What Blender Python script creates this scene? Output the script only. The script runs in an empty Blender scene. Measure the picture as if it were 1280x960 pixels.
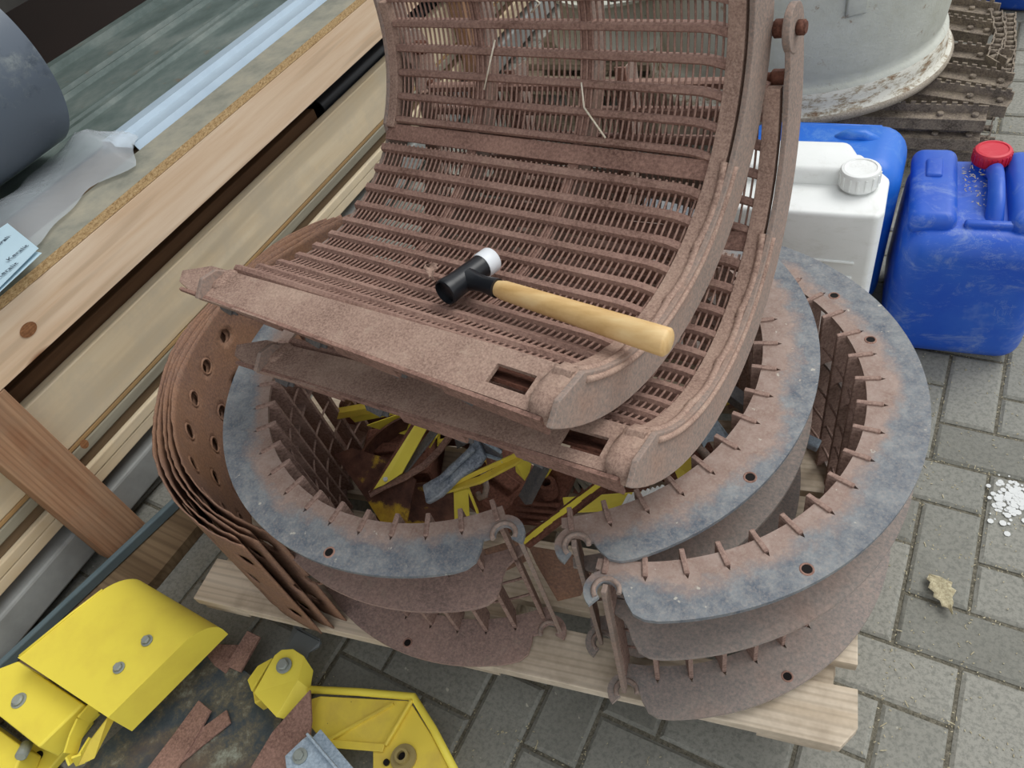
import bpy, bmesh, math, random
from mathutils import Vector, Matrix, Quaternion
random.seed(7)
PI = math.pi
S = bpy.context.scene
COL = S.collection

# ------------------------------------------------------------------ camera
CAM = Vector((-0.10074, -1.03449, 1.29076))
RX = Vector((0.86629455, 0.45929718, -0.19641754))
RY = Vector((0.22633578, -0.71142187, -0.66532024))
RZ = Vector((-0.44531545, 0.53190697, -0.72025629))
F = 920.0
cd = bpy.data.cameras.new('camera'); cam = bpy.data.objects.new('camera', cd); COL.objects.link(cam)
cd.sensor_width = 36; cd.lens = F / 1280 * 36; cd.clip_start = 0.02; cd.clip_end = 100
m = Matrix((RX, -RY, -RZ)).transposed().to_4x4(); m.translation = CAM
cam.matrix_world = m
S.camera = cam

# ------------------------------------------------------------------ light
w = bpy.data.worlds.new('sky'); S.world = w; w.use_nodes = True
nt = w.node_tree; nt.nodes.clear()
wo = nt.nodes.new('ShaderNodeOutputWorld'); bg = nt.nodes.new('ShaderNodeBackground')
bg.inputs['Color'].default_value = (0.955, 0.975, 1.0, 1); bg.inputs['Strength'].default_value = 0.90
nt.links.new(bg.outputs[0], wo.inputs[0])
sd = bpy.data.lights.new('veiled_sun', 'SUN'); sd.energy = 1.5; sd.angle = math.radians(36); sd.color = (1, 0.99, 0.96)
so = bpy.data.objects.new('veiled_sun', sd); COL.objects.link(so)
so.rotation_euler = Vector((0.55, 0.75, 1.25)).to_track_quat('Z', 'Y').to_euler()
S.view_settings.view_transform = 'Standard'; S.view_settings.look = 'None'
S.view_settings.gamma = 1; S.view_settings.use_curve_mapping = False
S.view_settings.exposure = 0.12

# ------------------------------------------------------------------ helpers
def at(u, v, z):
    "point of the place at height z that the photograph shows at (u, v)"
    d = RX * ((u - 640) / F) + RY * ((v - 480) / F) + RZ
    return CAM + d * ((z - CAM.z) / d.z)

def lin(c):
    def f(x):
        x /= 255
        return x / 12.92 if x <= 0.04045 else ((x + 0.055) / 1.055) ** 2.4
    return (f(c[0]), f(c[1]), f(c[2]), 1)

class G:
    def __init__(s, name):
        s.m = bpy.data.materials.new(name); s.m.use_nodes = True; s.t = s.m.node_tree
        s.b = s.t.nodes['Principled BSDF']; s.tc = s.t.nodes.new('ShaderNodeTexCoord')
    def n(s, typ, **k):
        o = s.t.nodes.new(typ)
        for a, b in k.items(): setattr(o, a, b)
        return o
    def l(s, a, b): s.t.links.new(a, b)
    def mapping(s, scale=(1, 1, 1), rot=(0, 0, 0), src='Object'):
        mp = s.n('ShaderNodeMapping'); mp.inputs['Scale'].default_value = scale; mp.inputs['Rotation'].default_value = rot
        s.l(s.tc.outputs[src], mp.inputs[0]); return mp.outputs[0]
    def noise(s, scale, detail=4, rough=0.6, vec=None, dist=0):
        x = s.n('ShaderNodeTexNoise'); x.inputs['Scale'].default_value = scale; x.inputs['Detail'].default_value = detail
        x.inputs['Roughness'].default_value = rough; x.inputs['Distortion'].default_value = dist
        s.l(vec if vec is not None else s.tc.outputs['Object'], x.inputs['Vector']); return x.outputs['Fac']
    def ramp(s, fac, stops):
        r = s.n('ShaderNodeValToRGB'); e = r.color_ramp.elements
        while len(e) < len(stops): e.new(0.5)
        for i, (p, c) in enumerate(stops):
            e[i].position = p; e[i].color = lin(c) if isinstance(c, tuple) else (c, c, c, 1)
        s.l(fac, r.inputs[0]); return r.outputs[0]
    def mix(s, fac, a, b, mode='MIX'):
        x = s.n('ShaderNodeMix', data_type='RGBA', blend_type=mode)
        for i, v in ((0, fac), (6, a), (7, b)):
            if isinstance(v, (int, float)): x.inputs[i].default_value = v
            elif isinstance(v, tuple): x.inputs[i].default_value = lin(v)
            else: s.l(v, x.inputs[i])
        return x.outputs[2]
    def math(s, op, a, b=0.0):
        x = s.n('ShaderNodeMath', operation=op)
        for i, v in ((0, a), (1, b)):
            if isinstance(v, (int, float)): x.inputs[i].default_value = v
            else: s.l(v, x.inputs[i])
        return x.outputs[0]
    def bump(s, h, strength=0.3, dist=0.002):
        x = s.n('ShaderNodeBump'); x.inputs['Strength'].default_value = strength; x.inputs['Distance'].default_value = dist
        s.l(h, x.inputs['Height']); s.l(x.outputs[0], s.b.inputs['Normal'])
    def done(s, col, rough=0.8, metal=0.0, spec=0.3):
        if isinstance(col, tuple): s.b.inputs['Base Color'].default_value = lin(col)
        else: s.l(col, s.b.inputs['Base Color'])
        if isinstance(rough, (int, float)): s.b.inputs['Roughness'].default_value = rough
        else: s.l(rough, s.b.inputs['Roughness'])
        s.b.inputs['Metallic'].default_value = metal; s.b.inputs['Specular IOR Level'].default_value = spec
        return s.m

def rust(name, stops, scale=9, fine=220, rough=0.85, bump=0.5, dust=None, spec=0.25):
    g = G(name)
    a = g.noise(scale, 6, 0.65)
    c = g.ramp(a, stops)
    f = g.noise(fine, 3, 0.7)
    c = g.mix(g.ramp(f, [(0.35, 0.0), (0.75, 0.45)]), c, tuple(min(255, int(x * 1.35 + 12)) for x in stops[-1][1]))
    if dust:
        c = g.mix(g.ramp(g.noise(38, 5, 0.8), [(0.56, 0.0), (0.75, 0.6)]), c, dust)
    g.bump(f, bump, 0.0012)
    return g.done(c, rough, 0, spec)

def paint(name, col, dark, chip=None, scale=14, rough=0.45, chipamt=0.66, grime=0.5):
    g = G(name)
    c = g.mix(g.ramp(g.noise(scale, 5, 0.6), [(0.45, 0.0), (0.8, grime)]), col, dark)
    if chip:
        ch = g.noise(45, 6, 0.75)
        c = g.mix(g.ramp(ch, [(chipamt, 0.0), (chipamt + 0.02, 1.0)]), c, chip)
    g.bump(g.noise(60, 3), 0.1, 0.001)
    return g.done(c, rough, 0, 0.4)

def wood(name, light, dark, axis=0, scale=14, rough=0.75, knots=True, dirt=None):
    g = G(name)
    sc = [scale * 1.0] * 3; sc[axis] = scale * 0.05
    v = g.mapping(tuple(sc))
    a = g.noise(3.0, 5, 0.6, v, 0.4)
    wv = g.n('ShaderNodeTexWave', wave_type='BANDS', bands_direction='XYZ'[(axis + 1) % 3])
    wv.inputs['Scale'].default_value = 2.2; wv.inputs['Distortion'].default_value = 7; wv.inputs['Detail'].default_value = 2
    wv.inputs['Detail Scale'].default_value = 0.8
    g.l(v, wv.inputs['Vector'])
    c = g.mix(g.ramp(a, [(0.35, 0.0), (0.7, 1.0)]), light, dark)
    c = g.mix(g.ramp(wv.outputs['Fac'], [(0.5, 0.0), (1.0, 0.35)]), c, tuple(int(x * 0.78) for x in dark))
    if knots:
        vo = g.n('ShaderNodeTexVoronoi'); vo.inputs['Scale'].default_value = 3.0
        kv = [1.0] * 3; kv[axis] = 0.45; g.l(g.mapping(tuple(kv)), vo.inputs['Vector'])
        c = g.mix(g.ramp(vo.outputs['Distance'], [(0.03, 1.0), (0.055, 0.0)]), c, (139, 94, 62))
    if dirt:
        c = g.mix(g.ramp(g.noise(7, 5, 0.7), [(0.42, 0.0), (0.72, 0.75)]), c, dirt)
    g.bump(a, 0.15, 0.001)
    return g.done(c, rough, 0, 0.2)

RUST = rust('rust_brown', [(0.3, (88, 64, 56)), (0.5, (122, 94, 84)), (0.72, (146, 115, 102))])
RUSTP = rust('rust_dusty_pink', [(0.3, (108, 84, 74)), (0.5, (138, 113, 101)), (0.72, (160, 137, 122))], dust=(184, 164, 146), bump=.25, fine=320)
RUSTM = rust('rust_bars', [(0.3, (98, 72, 62)), (0.5, (126, 98, 88)), (0.72, (148, 120, 108))], dust=(164, 140, 122))
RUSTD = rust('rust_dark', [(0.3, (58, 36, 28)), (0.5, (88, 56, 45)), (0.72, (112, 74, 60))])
RUSTO = rust('rust_sheet', [(0.3, (88, 66, 56)), (0.48, (122, 96, 84)), (0.7, (136, 102, 78))], scale=5, dust=(150, 130, 112))
RUSTG = rust('rust_grey_steel', [(0.3, (118, 110, 104)), (0.5, (136, 124, 116)), (0.72, (142, 116, 102))], scale=6)
RUSTL = rust('rust_lower_plate', [(0.3, (112, 96, 92)), (0.5, (138, 118, 110)), (0.72, (150, 124, 114))], scale=6, dust=(158, 144, 130))
RUSTG2 = rust('grey_lower_plate', [(0.3, (114, 113, 113)), (0.5, (136, 130, 125)), (0.72, (144, 124, 114))], scale=6, dust=(156, 150, 140))
SLAT = rust('slat_brown', [(0.3, (92, 68, 60)), (0.5, (126, 102, 92)), (0.75, (152, 130, 119))], scale=16)
STEELD = rust('dark_steel', [(0.3, (58, 60, 64)), (0.5, (80, 82, 86)), (0.72, (98, 92, 88))], rough=0.5, spec=0.5, bump=0.2)
GALV = rust('galvanised_steel', [(0.3, (122, 140, 158)), (0.5, (142, 158, 172)), (0.72, (160, 172, 182))], rough=0.5, spec=0.5, bump=0.1)
CLAW = rust('blued_casting', [(0.3, (50, 62, 84)), (0.5, (98, 108, 120)), (0.66, (148, 154, 160))], scale=22, rough=0.35, spec=0.6, bump=0.5)
YEL = paint('yellow_paint', (240, 222, 84), (216, 190, 76), (92, 78, 44), grime=0.5, chipamt=0.72)
YELD = paint('yellow_paint_worn', (230, 206, 78), (182, 150, 84), (96, 66, 42), scale=10, grime=0.85, chipamt=0.66)
g = G('yellow_paint_rusting'); _r = g.ramp(g.noise(30, 5, .7), [(0.3, (62, 38, 30)), (0.5, (92, 60, 48)), (0.7, (116, 78, 62))])
_y = g.mix(g.ramp(g.noise(18, 4, .7), [(0.4, 0.0), (0.7, 1.0)]), (206, 172, 50), (158, 116, 44))
_m = g.math('ADD', g.noise(7, 3, .5), g.math('MULTIPLY', g.noise(60, 4, .8), .18)); g.bump(g.noise(80, 4), .3, .001)
YELR = g.done(g.mix(g.ramp(_m, [(0.60, 0.0), (0.65, 1.0)]), _r, _y), .7)
BOLT = paint('zinc_bolt', (150, 156, 150), (112, 116, 110), rough=0.35)
BLACKP = paint('black_plastic', (28, 30, 34), (40, 44, 50), rough=0.32, grime=0.4)

def ring_material(name, seed, Rin, Rout):
    g = G(name)
    v = g.mapping((1, 1, 1), src='Object')
    mp = v.node; mp.inputs['Location'].default_value = (0, 0, 0)
    ln = g.n('ShaderNodeVectorMath', operation='LENGTH')
    sx = g.n('ShaderNodeSeparateXYZ'); g.l(g.tc.outputs['Object'], sx.inputs[0])
    cx = g.n('ShaderNodeCombineXYZ'); g.l(sx.outputs[0], cx.inputs[0]); g.l(sx.outputs[1], cx.inputs[1])
    g.l(cx.outputs[0], ln.inputs[0])
    mr = g.n('ShaderNodeMapRange'); mr.inputs['From Min'].default_value = Rin; mr.inputs['From Max'].default_value = Rout
    g.l(ln.outputs['Value'], mr.inputs['Value'])
    mo = g.n('ShaderNodeMapping'); mo.inputs['Location'].default_value = (seed * 3.1, seed * 1.7, 0); g.l(g.tc.outputs['Object'], mo.inputs[0])
    a = g.noise(7, 6, 0.7, mo.outputs[0]); b = g.noise(34, 5, 0.75, mo.outputs[0])
    t = g.math('ADD', g.math('MULTIPLY', mr.outputs[0], 0.60), g.math('ADD', g.math('MULTIPLY', a, 0.85), g.math('MULTIPLY', b, 0.35)))
    rustc = g.mix(g.ramp(b, [(0.35, 0.0), (0.7, 1.0)]), (158, 138, 128), (132, 106, 94))
    blue = g.mix(g.ramp(b, [(0.3, 0.0), (0.66, 1.0)]), (74, 84, 98), (134, 138, 140))
    q0 = {1: .78, 2: .755, 3: .85}[seed]; c = g.mix(g.ramp(t, [(q0, 0.0), (q0 + .17, 1.0)]), rustc, blue)
    f = g.noise(300, 3, 0.7)
    c = g.mix(g.ramp(f, [(0.45, 0.0), (0.8, 0.5)]), c, (176, 164, 152))
    c = g.mix(g.ramp(g.noise(90, 2, 0.5, mo.outputs[0]), [(0.72, 0.0), (0.76, 0.7)]), c, (196, 190, 176))
    g.bump(b, 0.3, 0.001)
    return g.done(c, 0.6, 0, 0.4)

def link(o): COL.objects.link(o); return o
def obj(name, bm, mat, parent=None, smooth=False, angle=None):
    me = bpy.data.meshes.new(name); bm.to_mesh(me); bm.free()
    if mat is not None:
        for x in (mat if isinstance(mat, (list, tuple)) else [mat]): me.materials.append(x)
    if smooth:
        for p in me.polygons: p.use_smooth = True
        if angle: me.set_sharp_from_angle(angle=math.radians(angle))
    o = bpy.data.objects.new(name, me); link(o)
    if parent is not None: o.parent = parent
    return o
def thing(name, label, cat, loc=(0, 0, 0), group=None, mat4=None):
    o = bpy.data.objects.new(name, None); link(o); o.empty_display_size = 0.05
    if mat4 is not None: o.matrix_world = mat4
    else: o.location = loc
    return tag(o, label, cat, group)
def tag(o, label, cat, group=None, kind=None):
    o['label'] = label; o['category'] = cat
    if group: o['group'] = group
    if kind: o['kind'] = kind
    return o
def struct(o): o['kind'] = 'structure'; return o
def copy_of(src, parent=None):
    c = src.copy(); link(c)
    if parent is not None: c.parent = parent
    return c
def rebase(o):
    "put a single-mesh thing's origin at the middle of its underside"
    me = o.data; vs = me.vertices
    zs = min(v.co.z for v in vs)
    c = Vector((sum(v.co.x for v in vs) / len(vs), sum(v.co.y for v in vs) / len(vs), zs))
    me.transform(Matrix.Translation(-c)); o.location = c
    return o

def B(): return bmesh.new()
def mark(bm): return (len(bm.verts), len(bm.faces))
def box(bm, c, size, M=None, bev=0.0, mi=0):
    "box centred at c; M optional 3x3/4x4 orientation"
    t = bmesh.new(); bmesh.ops.create_cube(t, size=1)
    bmesh.ops.scale(t, vec=Vector(size), verts=t.verts)
    if bev: bmesh.ops.bevel(t, geom=t.edges[:], offset=bev, segments=2, profile=0.5, affect='EDGES')
    M4 = Matrix.Translation(Vector(c)) @ (M.to_4x4() if M is not None else Matrix())
    bmesh.ops.transform(t, matrix=M4, verts=t.verts)
    join(bm, t, mi)
def join(bm, t, mi=0):
    vm = {v: bm.verts.new(v.co) for v in t.verts}
    for f in t.faces:
        try: nf = bm.faces.new([vm[v] for v in f.verts]); nf.material_index = mi; nf.smooth = f.smooth
        except ValueError: pass
    t.free()
def axes(x, up=Vector((0, 0, 1))):
    "3x3 with columns: x direction, side, up-ish"
    x = Vector(x).normalized(); y = up.cross(x)
    if y.length < 1e-5: y = Vector((0, 1, 0))
    y.normalize(); z = x.cross(y)
    return Matrix((x, y, z)).transposed()
def bar(bm, p, q, wd, th, up=Vector((0, 0, 1)), bev=0.0, mi=0):
    p = Vector(p); q = Vector(q)
    box(bm, (p + q) / 2, ((q - p).length, wd, th), axes(q - p, Vector(up)), bev, mi)
def tube(bm, pts, r, n=8, cap=True, closed=False, mi=0, flat=1.0):
    pts = [Vector(p) for p in pts]; N = len(pts)
    rr = r if isinstance(r, (list, tuple)) else [r] * N
    rings = []; prev = None
    for i, p in enumerate(pts):
        if closed: tg = pts[(i + 1) % N] - pts[i - 1]
        else: tg = pts[min(i + 1, N - 1)] - pts[max(i - 1, 0)]
        tg.normalize()
        if prev is None:
            u = tg.orthogonal().normalized()
        else:
            u = prev - tg * prev.dot(tg); u.normalize()
        prev = u; v = tg.cross(u)
        rings.append([bm.verts.new(p + (u * math.cos(2 * PI * k / n) + v * math.sin(2 * PI * k / n) * flat) * rr[i]) for k in range(n)])
    for i in range(N if closed else N - 1):
        a = rings[i]; b = rings[(i + 1) % N]
        for k in range(n):
            f = bm.faces.new((a[k], a[(k + 1) % n], b[(k + 1) % n], b[k])); f.material_index = mi; f.smooth = True
    if cap and not closed:
        bm.faces.new(rings[0][::-1]).material_index = mi; bm.faces.new(rings[-1]).material_index = mi
def prism(bm, poly, z0, z1, M=None, mi=0, bev=0):
    "polygon (x, y) extruded from z0 to z1"
    t = bmesh.new()
    a = [t.verts.new((x, y, z0)) for x, y in poly]; b = [t.verts.new((x, y, z1)) for x, y in poly]
    n = len(poly)
    fa = t.faces.new(a[::-1]); fb = t.faces.new(b)
    for i in range(n): t.faces.new((a[i], a[(i + 1) % n], b[(i + 1) % n], b[i]))
    bmesh.ops.triangulate(t, faces=[fa, fb])
    bmesh.ops.recalc_face_normals(t, faces=t.faces)
    if M is not None: bmesh.ops.transform(t, matrix=M.to_4x4(), verts=t.verts)
    join(bm, t, mi)
def slab(bm, pts, th, mi=0):
    "polygon of 3D points thickened downwards along its own normal"
    pts = [Vector(p) for p in pts]
    n = Vector((0, 0, 0))
    for i in range(len(pts)): n += pts[i].cross(pts[(i + 1) % len(pts)])
    n.normalize()
    if n.z < 0: n = -n; pts = pts[::-1]
    t = bmesh.new()
    b = [t.verts.new(p) for p in pts]; a = [t.verts.new(p - n * th) for p in pts]; k = len(pts)
    f1 = t.faces.new(b); f2 = t.faces.new(a[::-1])
    for i in range(k): t.faces.new((a[i], a[(i + 1) % k], b[(i + 1) % k], b[i]))
    bmesh.ops.triangulate(t, faces=[f1, f2]); bmesh.ops.recalc_face_normals(t, faces=t.faces)
    join(bm, t, mi)
def cyl(bm, c, d, r, h, n=24, r2=None, bev=0, mi=0):
    t = bmesh.new(); bmesh.ops.create_cone(t, cap_ends=True, segments=n, radius1=r, radius2=r if r2 is None else r2, depth=h)
    if bev:
        es = [e for e in t.edges if len(e.link_faces) == 2 and any(len(f.verts) > 4 for f in e.link_faces)]
        bmesh.ops.bevel(t, geom=es, offset=bev, segments=2, affect='EDGES')
    q = Vector((0, 0, 1)).rotation_difference(Vector(d).normalized())
    bmesh.ops.transform(t, matrix=Matrix.Translation(Vector(c)) @ q.to_matrix().to_4x4(), verts=t.verts)
    for f in t.faces: f.smooth = len(f.verts) == 4
    join(bm, t, mi)
def lathe(bm, prof, M=None, n=48, a0=0, a1=2 * PI, mi=0):
    full = abs(a1 - a0 - 2 * PI) < 1e-6; steps = n if full else n + 1; rows = []
    for i in range(steps):
        a = a0 + (a1 - a0) * i / n
        rows.append([bm.verts.new((M or Matrix()) @ Vector((r * math.cos(a), r * math.sin(a), z))) for r, z in prof])
    for i in range(n):
        A = rows[i]; C = rows[(i + 1) % steps]
        for k in range(len(prof) - 1):
            f = bm.faces.new((A[k], C[k], C[k + 1], A[k + 1])); f.smooth = True; f.material_index = mi
def subs(o, lv=2):
    md = o.modifiers.new('smooth', 'SUBSURF'); md.levels = lv; md.render_levels = lv; return o
def bevel(o, wd=0.002, seg=2, ang=35):
    md = o.modifiers.new('bevel', 'BEVEL'); md.width = wd; md.segments = seg; md.limit_method = 'ANGLE'; md.angle_limit = math.radians(ang); return o

# ================================================================== SETTING
# floor: herringbone concrete pavers 200 x 100 mm
def floor():
    g = G('concrete_pavers')
    geo = g.n('ShaderNodeNewGeometry')
    base = g.ramp(geo.outputs['Random Per Island'], [(0.0, (126, 125, 117)), (0.5, (140, 139, 131)), (1.0, (153, 151, 142))])
    a = g.noise(5, 6, 0.7); b = g.noise(130, 4, 0.75)
    c = g.mix(g.ramp(a, [(0.35, 0.0), (0.75, 0.45)]), base, (158, 158, 150))
    c = g.mix(g.ramp(b, [(0.38, 0.5), (0.55, 0.0)]), c, (96, 98, 92))
    c = g.mix(g.ramp(g.noise(55, 2, 0.5), [(0.73, 0.0), (0.77, 0.8)]), c, (196, 192, 176))
    g.bump(b, 0.4, 0.002); M1 = g.done(c, 0.9, 0, 0.2)
    g = G('joint_sand')
    b = g.noise(160, 4, 0.8)
    c = g.ramp(b, [(0.3, (74, 71, 62)), (0.5, (112, 108, 96)), (0.75, (150, 144, 128))])
    g.bump(b, 0.8, 0.004); M2 = g.done(c, 0.95, 0, 0.1)
    bm = B()
    def brick(x, y, w_, h_):
        g_ = 0.0032; z = random.uniform(-0.0015, 0.0012); e = 0.006; k = random.uniform(-1, 1) * 0.0012
        x0, x1, y0, y1 = x + g_, x + w_ - g_, y + g_, y + h_ - g_
        lo = [bm.verts.new((a, b_, -0.012)) for a, b_ in ((x0, y0), (x1, y0), (x1, y1), (x0, y1))]
        md = [bm.verts.new((a, b_, z - 0.004)) for a, b_ in ((x0, y0), (x1, y0), (x1, y1), (x0, y1))]
        up = [bm.verts.new((a, b_, z + k * s)) for a, b_, s in ((x0 + e, y0 + e, 1), (x1 - e, y0 + e, -1), (x1 - e, y1 - e, 1), (x0 + e, y1 - e, -1))]
        bm.faces.new(up)
        for A, C in ((lo, md), (md, up)):
            for i in range(4): bm.faces.new((A[i], A[(i + 1) % 4], C[(i + 1) % 4], C[i]))
    for k in range(-60, 60):
        for q in range(-30, 30):
            x = -0.1 * k + 0.4 * q; y = -0.1 * k
            if -3.4 < x < 1.3 and -1.7 < y < 3.8: brick(x, y, 0.2, 0.1)
            x = 0.1 * k + 0.4 * q; y = 0.1 + 0.1 * k
            if -3.4 < x < 1.3 and -1.7 < y < 3.8: brick(x, y, 0.1, 0.2)
    v = [bm.verts.new(p) for p in ((-7, -5, -0.0050), (6, -5, -0.0050), (6, 9, -0.0050), (-7, 9, -0.0050))]
    f = bm.faces.new(v); f.material_index = 1
    struct(obj('floor', bm, [M1, M2]))
floor()

# unseen open-sided shed, added to shade the rack side: roof and rear walls
g = G('shed_cladding'); SHED = g.done(g.ramp(g.noise(3), [(0.3, (70, 68, 66)), (0.7, (92, 90, 86))]), 0.9)
bm = B(); box(bm, (-3.9, -0.6, 3.05), (4.6, 6.0, 0.08)); struct(obj('ceiling', bm, SHED))
bm = B(); box(bm, (-4.6, 0.3, 1.5), (0.1, 7.0, 3.1)); struct(obj('wall_left', bm, SHED))
bm = B(); box(bm, (-2.9, -3.2, 1.5), (3.2, 0.1, 3.1)); struct(obj('wall_front', bm, SHED))

# ================================================================== PALLET
PO = Vector((-0.026, -0.643, 0)); PX = Vector((-0.9813, -0.1925, 0)); PY = Vector((-0.1925, 0.9813, 0))
PX = Vector((-math.cos(math.radians(11.1)), -math.sin(math.radians(11.1)), 0)); PY = Vector((PX.y, -PX.x, 0))
PM = Matrix((PX, PY, Vector((0, 0, 1)))).transposed().to_4x4(); PM.translation = PO
PALW = wood('pallet_wood', (222, 208, 188), (198, 180, 156), 0, 12, dirt=(128, 112, 92))
pal = thing('wooden_pallet', 'weathered pale wooden pallet under the stacked rusty ring concaves', 'pallet', mat4=PM)
for y0, y1 in ((0, .085), (.12, .235), (.27, .40), (.412, .55), (.585, .70), (.715, .80)):
    bm = B(); L = 1.135
    if y0 == 0: prism(bm, [(0.022, 0), (L, 0), (L, y1), (0, y1), (0, 0.03)], .128, .15)
    else: prism(bm, [(0, y0), (L + random.uniform(-.01, .01), y0), (L, y1), (0, y1)], .128, .15)
    bevel(obj('deck_board', bm, PALW, pal), 0.0015)
for x in (.0, .50, 1.0):
    bm = B(); prism(bm, [(x + .03, 0.004), (x + .13, 0.004), (x + .13, .796), (x + .03, .796)], .106, .1275); obj('cross_board', bm, PALW, pal)
    for y in (.115, .36, .60):
        bm = B(); box(bm, (x + .075, y + .05, .064), (.10, .10, .083), bev=.002); obj('block', bm, PALW, pal)
    bm = B(); prism(bm, [(x + .03, .115), (x + .12, .115), (x + .12, .70), (x + .03, .70)], 0.001, .022); obj('bottom_board', bm, PALW, pal)

# ================================================================== RING CONCAVES
def polar(u, r, s, a0):
    a = math.radians(a0 + s * u); return (r * math.cos(a), r * math.sin(a))
def ring_concave(label, c, tilt, a0, s, R, Hs, seed, span=154, hu=3.8):
    n = Vector((tilt[0], tilt[1], 1)).normalized()
    x = Vector((1, 0, 0)); x = (x - n * x.dot(n)).normalized(); y = n.cross(x)
    M = Matrix((x, y, n)).transposed().to_4x4(); M.translation = Vector(c)
    root = thing('ring_concave', label, 'ring concave', mat4=M)
    root['group'] = 'rusty half round slatted concaves stacked on the pallet'
    Rin = R - 0.076; mat = ring_material('ring_scale_%d' % seed, seed, Rin, R); mat2 = RUSTL if seed == 1 else RUSTG2
    slots = [4.3 + 8.6 * i for i in range(int((span - 4) / 8.6) + 1)]
    T = 0.006
    def ribbon(bm, pairs, z0, z1):
        "solid strip through (inner, outer) point pairs"
        V = [[bm.verts.new((p[0], p[1], z)) for p in pr_ for z in (z0, z1)] for pr_ in pairs]     # i0 i1 o0 o1
        for a, b_ in zip(V, V[1:]):
            bm.faces.new((a[1], b_[1], b_[3], a[3])); bm.faces.new((a[0], a[2], b_[2], b_[0]))
            bm.faces.new((a[0], b_[0], b_[1], a[1])); bm.faces.new((a[2], a[3], b_[3], b_[2]))
        bm.faces.new((V[0][0], V[0][1], V[0][3], V[0][2])); bm.faces.new((V[-1][0], V[-1][2], V[-1][3], V[-1][1]))
    def plate(name, z, hook):
        bm = B()
        def outer(u):
            pts = [(2.2, R - .062), (5.0, R - .057), (7.0, R - .050), (8.2, R - .040), (9.2, R - .024), (10.6, R - .009), (12.6, R - .002), (15, R), (999, R)]
            for (ua, ra), (ub, rb) in zip(pts, pts[1:]):
                if u <= ub: return ra + (rb - ra) * (u - ua) / (ub - ua)
        us_ = [2.2, 5.0, 7.0, 8.2, 9.2, 10.6, 12.6, 15] + [15 + 2.15 * k for k in range(1, 200) if 15 + 2.15 * k < span] + [span]
        hw = math.degrees(0.0024 / Rin); hh = math.degrees(0.0046 / (R - .05)); prof = {}
        for u in us_: prof.setdefault(u, [Rin])
        ev = []
        for u in us_:
            if not any(abs(u - q) < hh * 1.6 for q in slots): ev.append((u, Rin))
        for q in slots:
            if q < 3.6: continue
            a = R - .0555; b_ = R - .0495
            ev += [(q - hw, Rin), (q - hw + .001, a), (q - hh, a + .0015) if 0 else (q - hw + .002, a), (q, b_), (q + hw - .002, a), (q + hw - .001, a), (q + hw, Rin)]
        ev.sort(key=lambda e: e[0])
        ribbon(bm, [(polar(u, r, s, a0), polar(u, max(outer(u), r + .002), s, a0)) for u, r in ev], z, z + T)
        if hook:
            hc = Vector(polar(hu, R - .035, s, a0)); rad = hc.normalized(); tan = Vector((-rad.y, rad.x)) * (-s)
            rb = []
            for i in range(19):
                d = math.radians(185 + 225 * i / 18); e = tan * math.cos(d) + rad * math.sin(d)
                rb.append((tuple(hc + e * .0115), tuple(hc + e * .0275)))
            ribbon(bm, rb, z + .0001, z + T + .0001)
        bmesh.ops.recalc_face_normals(bm, faces=bm.faces)
        return obj(name, bm, mat if z == Hs[2] else mat2, root)
    for i, z in enumerate(Hs):
        plate('rib_plate', z, i != 1)
    # dark bolt holes as short sleeves
    for u, dr in ([(43, .017)] if seed != 2 else [(43, .017), (112.5, .049), (131, .045)]):
        for z in (Hs[0], Hs[2]):
            bm = B(); px, py = polar(u, R - dr, s, a0)
            cyl(bm, (px, py, z + T - .002), (0, 0, 1), .0058, .005, 16); obj('bolt_hole', bm, HOLE, root)
            bm = B(); lathe(bm, [(.0058, T + z - .001), (.0062, T + z + .0012), (.0078, T + z + .0008), (.0085, T + z)], Matrix.Translation((px, py, 0)), 20)
            obj('hole_rim', bm, RUST, root)
    # slats
    H = Hs[2] + T
    bm = B(); box(bm, (0, 0, H / 2 + .001), (.0335, .0066, H + .004), bev=.001); first = None
    for us in slots:
        px, py = polar(us, R - .0725, s, a0); a = math.radians(a0 + s * us)
        if first is None: o = first = obj('slat', bm, SLAT, root)
        else: o = copy_of(first, root)
        o.location = (px, py, 0); o.rotation_euler = (0, 0, a)
    # end bar in the hook mouth
    bm = B(); px, py = polar(hu - (.5 if hu > 4 else 2.6), R - (.038 if hu > 4 else .032), s, a0)
    box(bm, (px, py, H / 2), (.012, .0065, H - .002), Matrix.Rotation(math.radians(a0), 3, 'Z'), bev=.001)
    obj('end_bar', bm, RUSTG, root)
    # bent round lip inside each outer hook
    for z in (Hs[0] + T, Hs[2] + T):
        bm = B(); hc = Vector(polar(hu, R - .035, s, a0)); rad = hc.normalized(); tan = Vector((-rad.y, rad.x)) * (-s)
        pts = []
        for i in range(13):
            d = math.radians(170 + 230 * i / 12); p = hc + .0155 * (tan * math.cos(d) + rad * math.sin(d)); pts.append((p.x, p.y, z + .0005))
        tube(bm, pts, .0032, 8); obj('hook_lip', bm, RUSTG, root)
    # wires threaded through the slats
    for z in (.05, .105, .16, .25):
        z *= Hs[2] / .305; bm = B()
        tube(bm, [(*polar(u, R - .083, s, a0), z) for u in range(4, span - 2, 4)], .0022, 6); obj('wire', bm, SLAT, root, True)
    return root
g = G('dark_hole'); HOLE = g.done((22, 18, 17), 0.9)
ring_concave('half round slatted concave on the left, its hook end facing the pallet front', (-.722, -.405, .167), (0.0, -.045), -43.4, -1, .382, (0, .215, .325), 1)
ring_concave('largest looking half round concave at the right, outermost, blue-black on its front rim', (-.42, -.370, .166), (-.006, .030), -80.9, 1, .380, (0, .2, .299), 2, hu=5.3)
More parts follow.
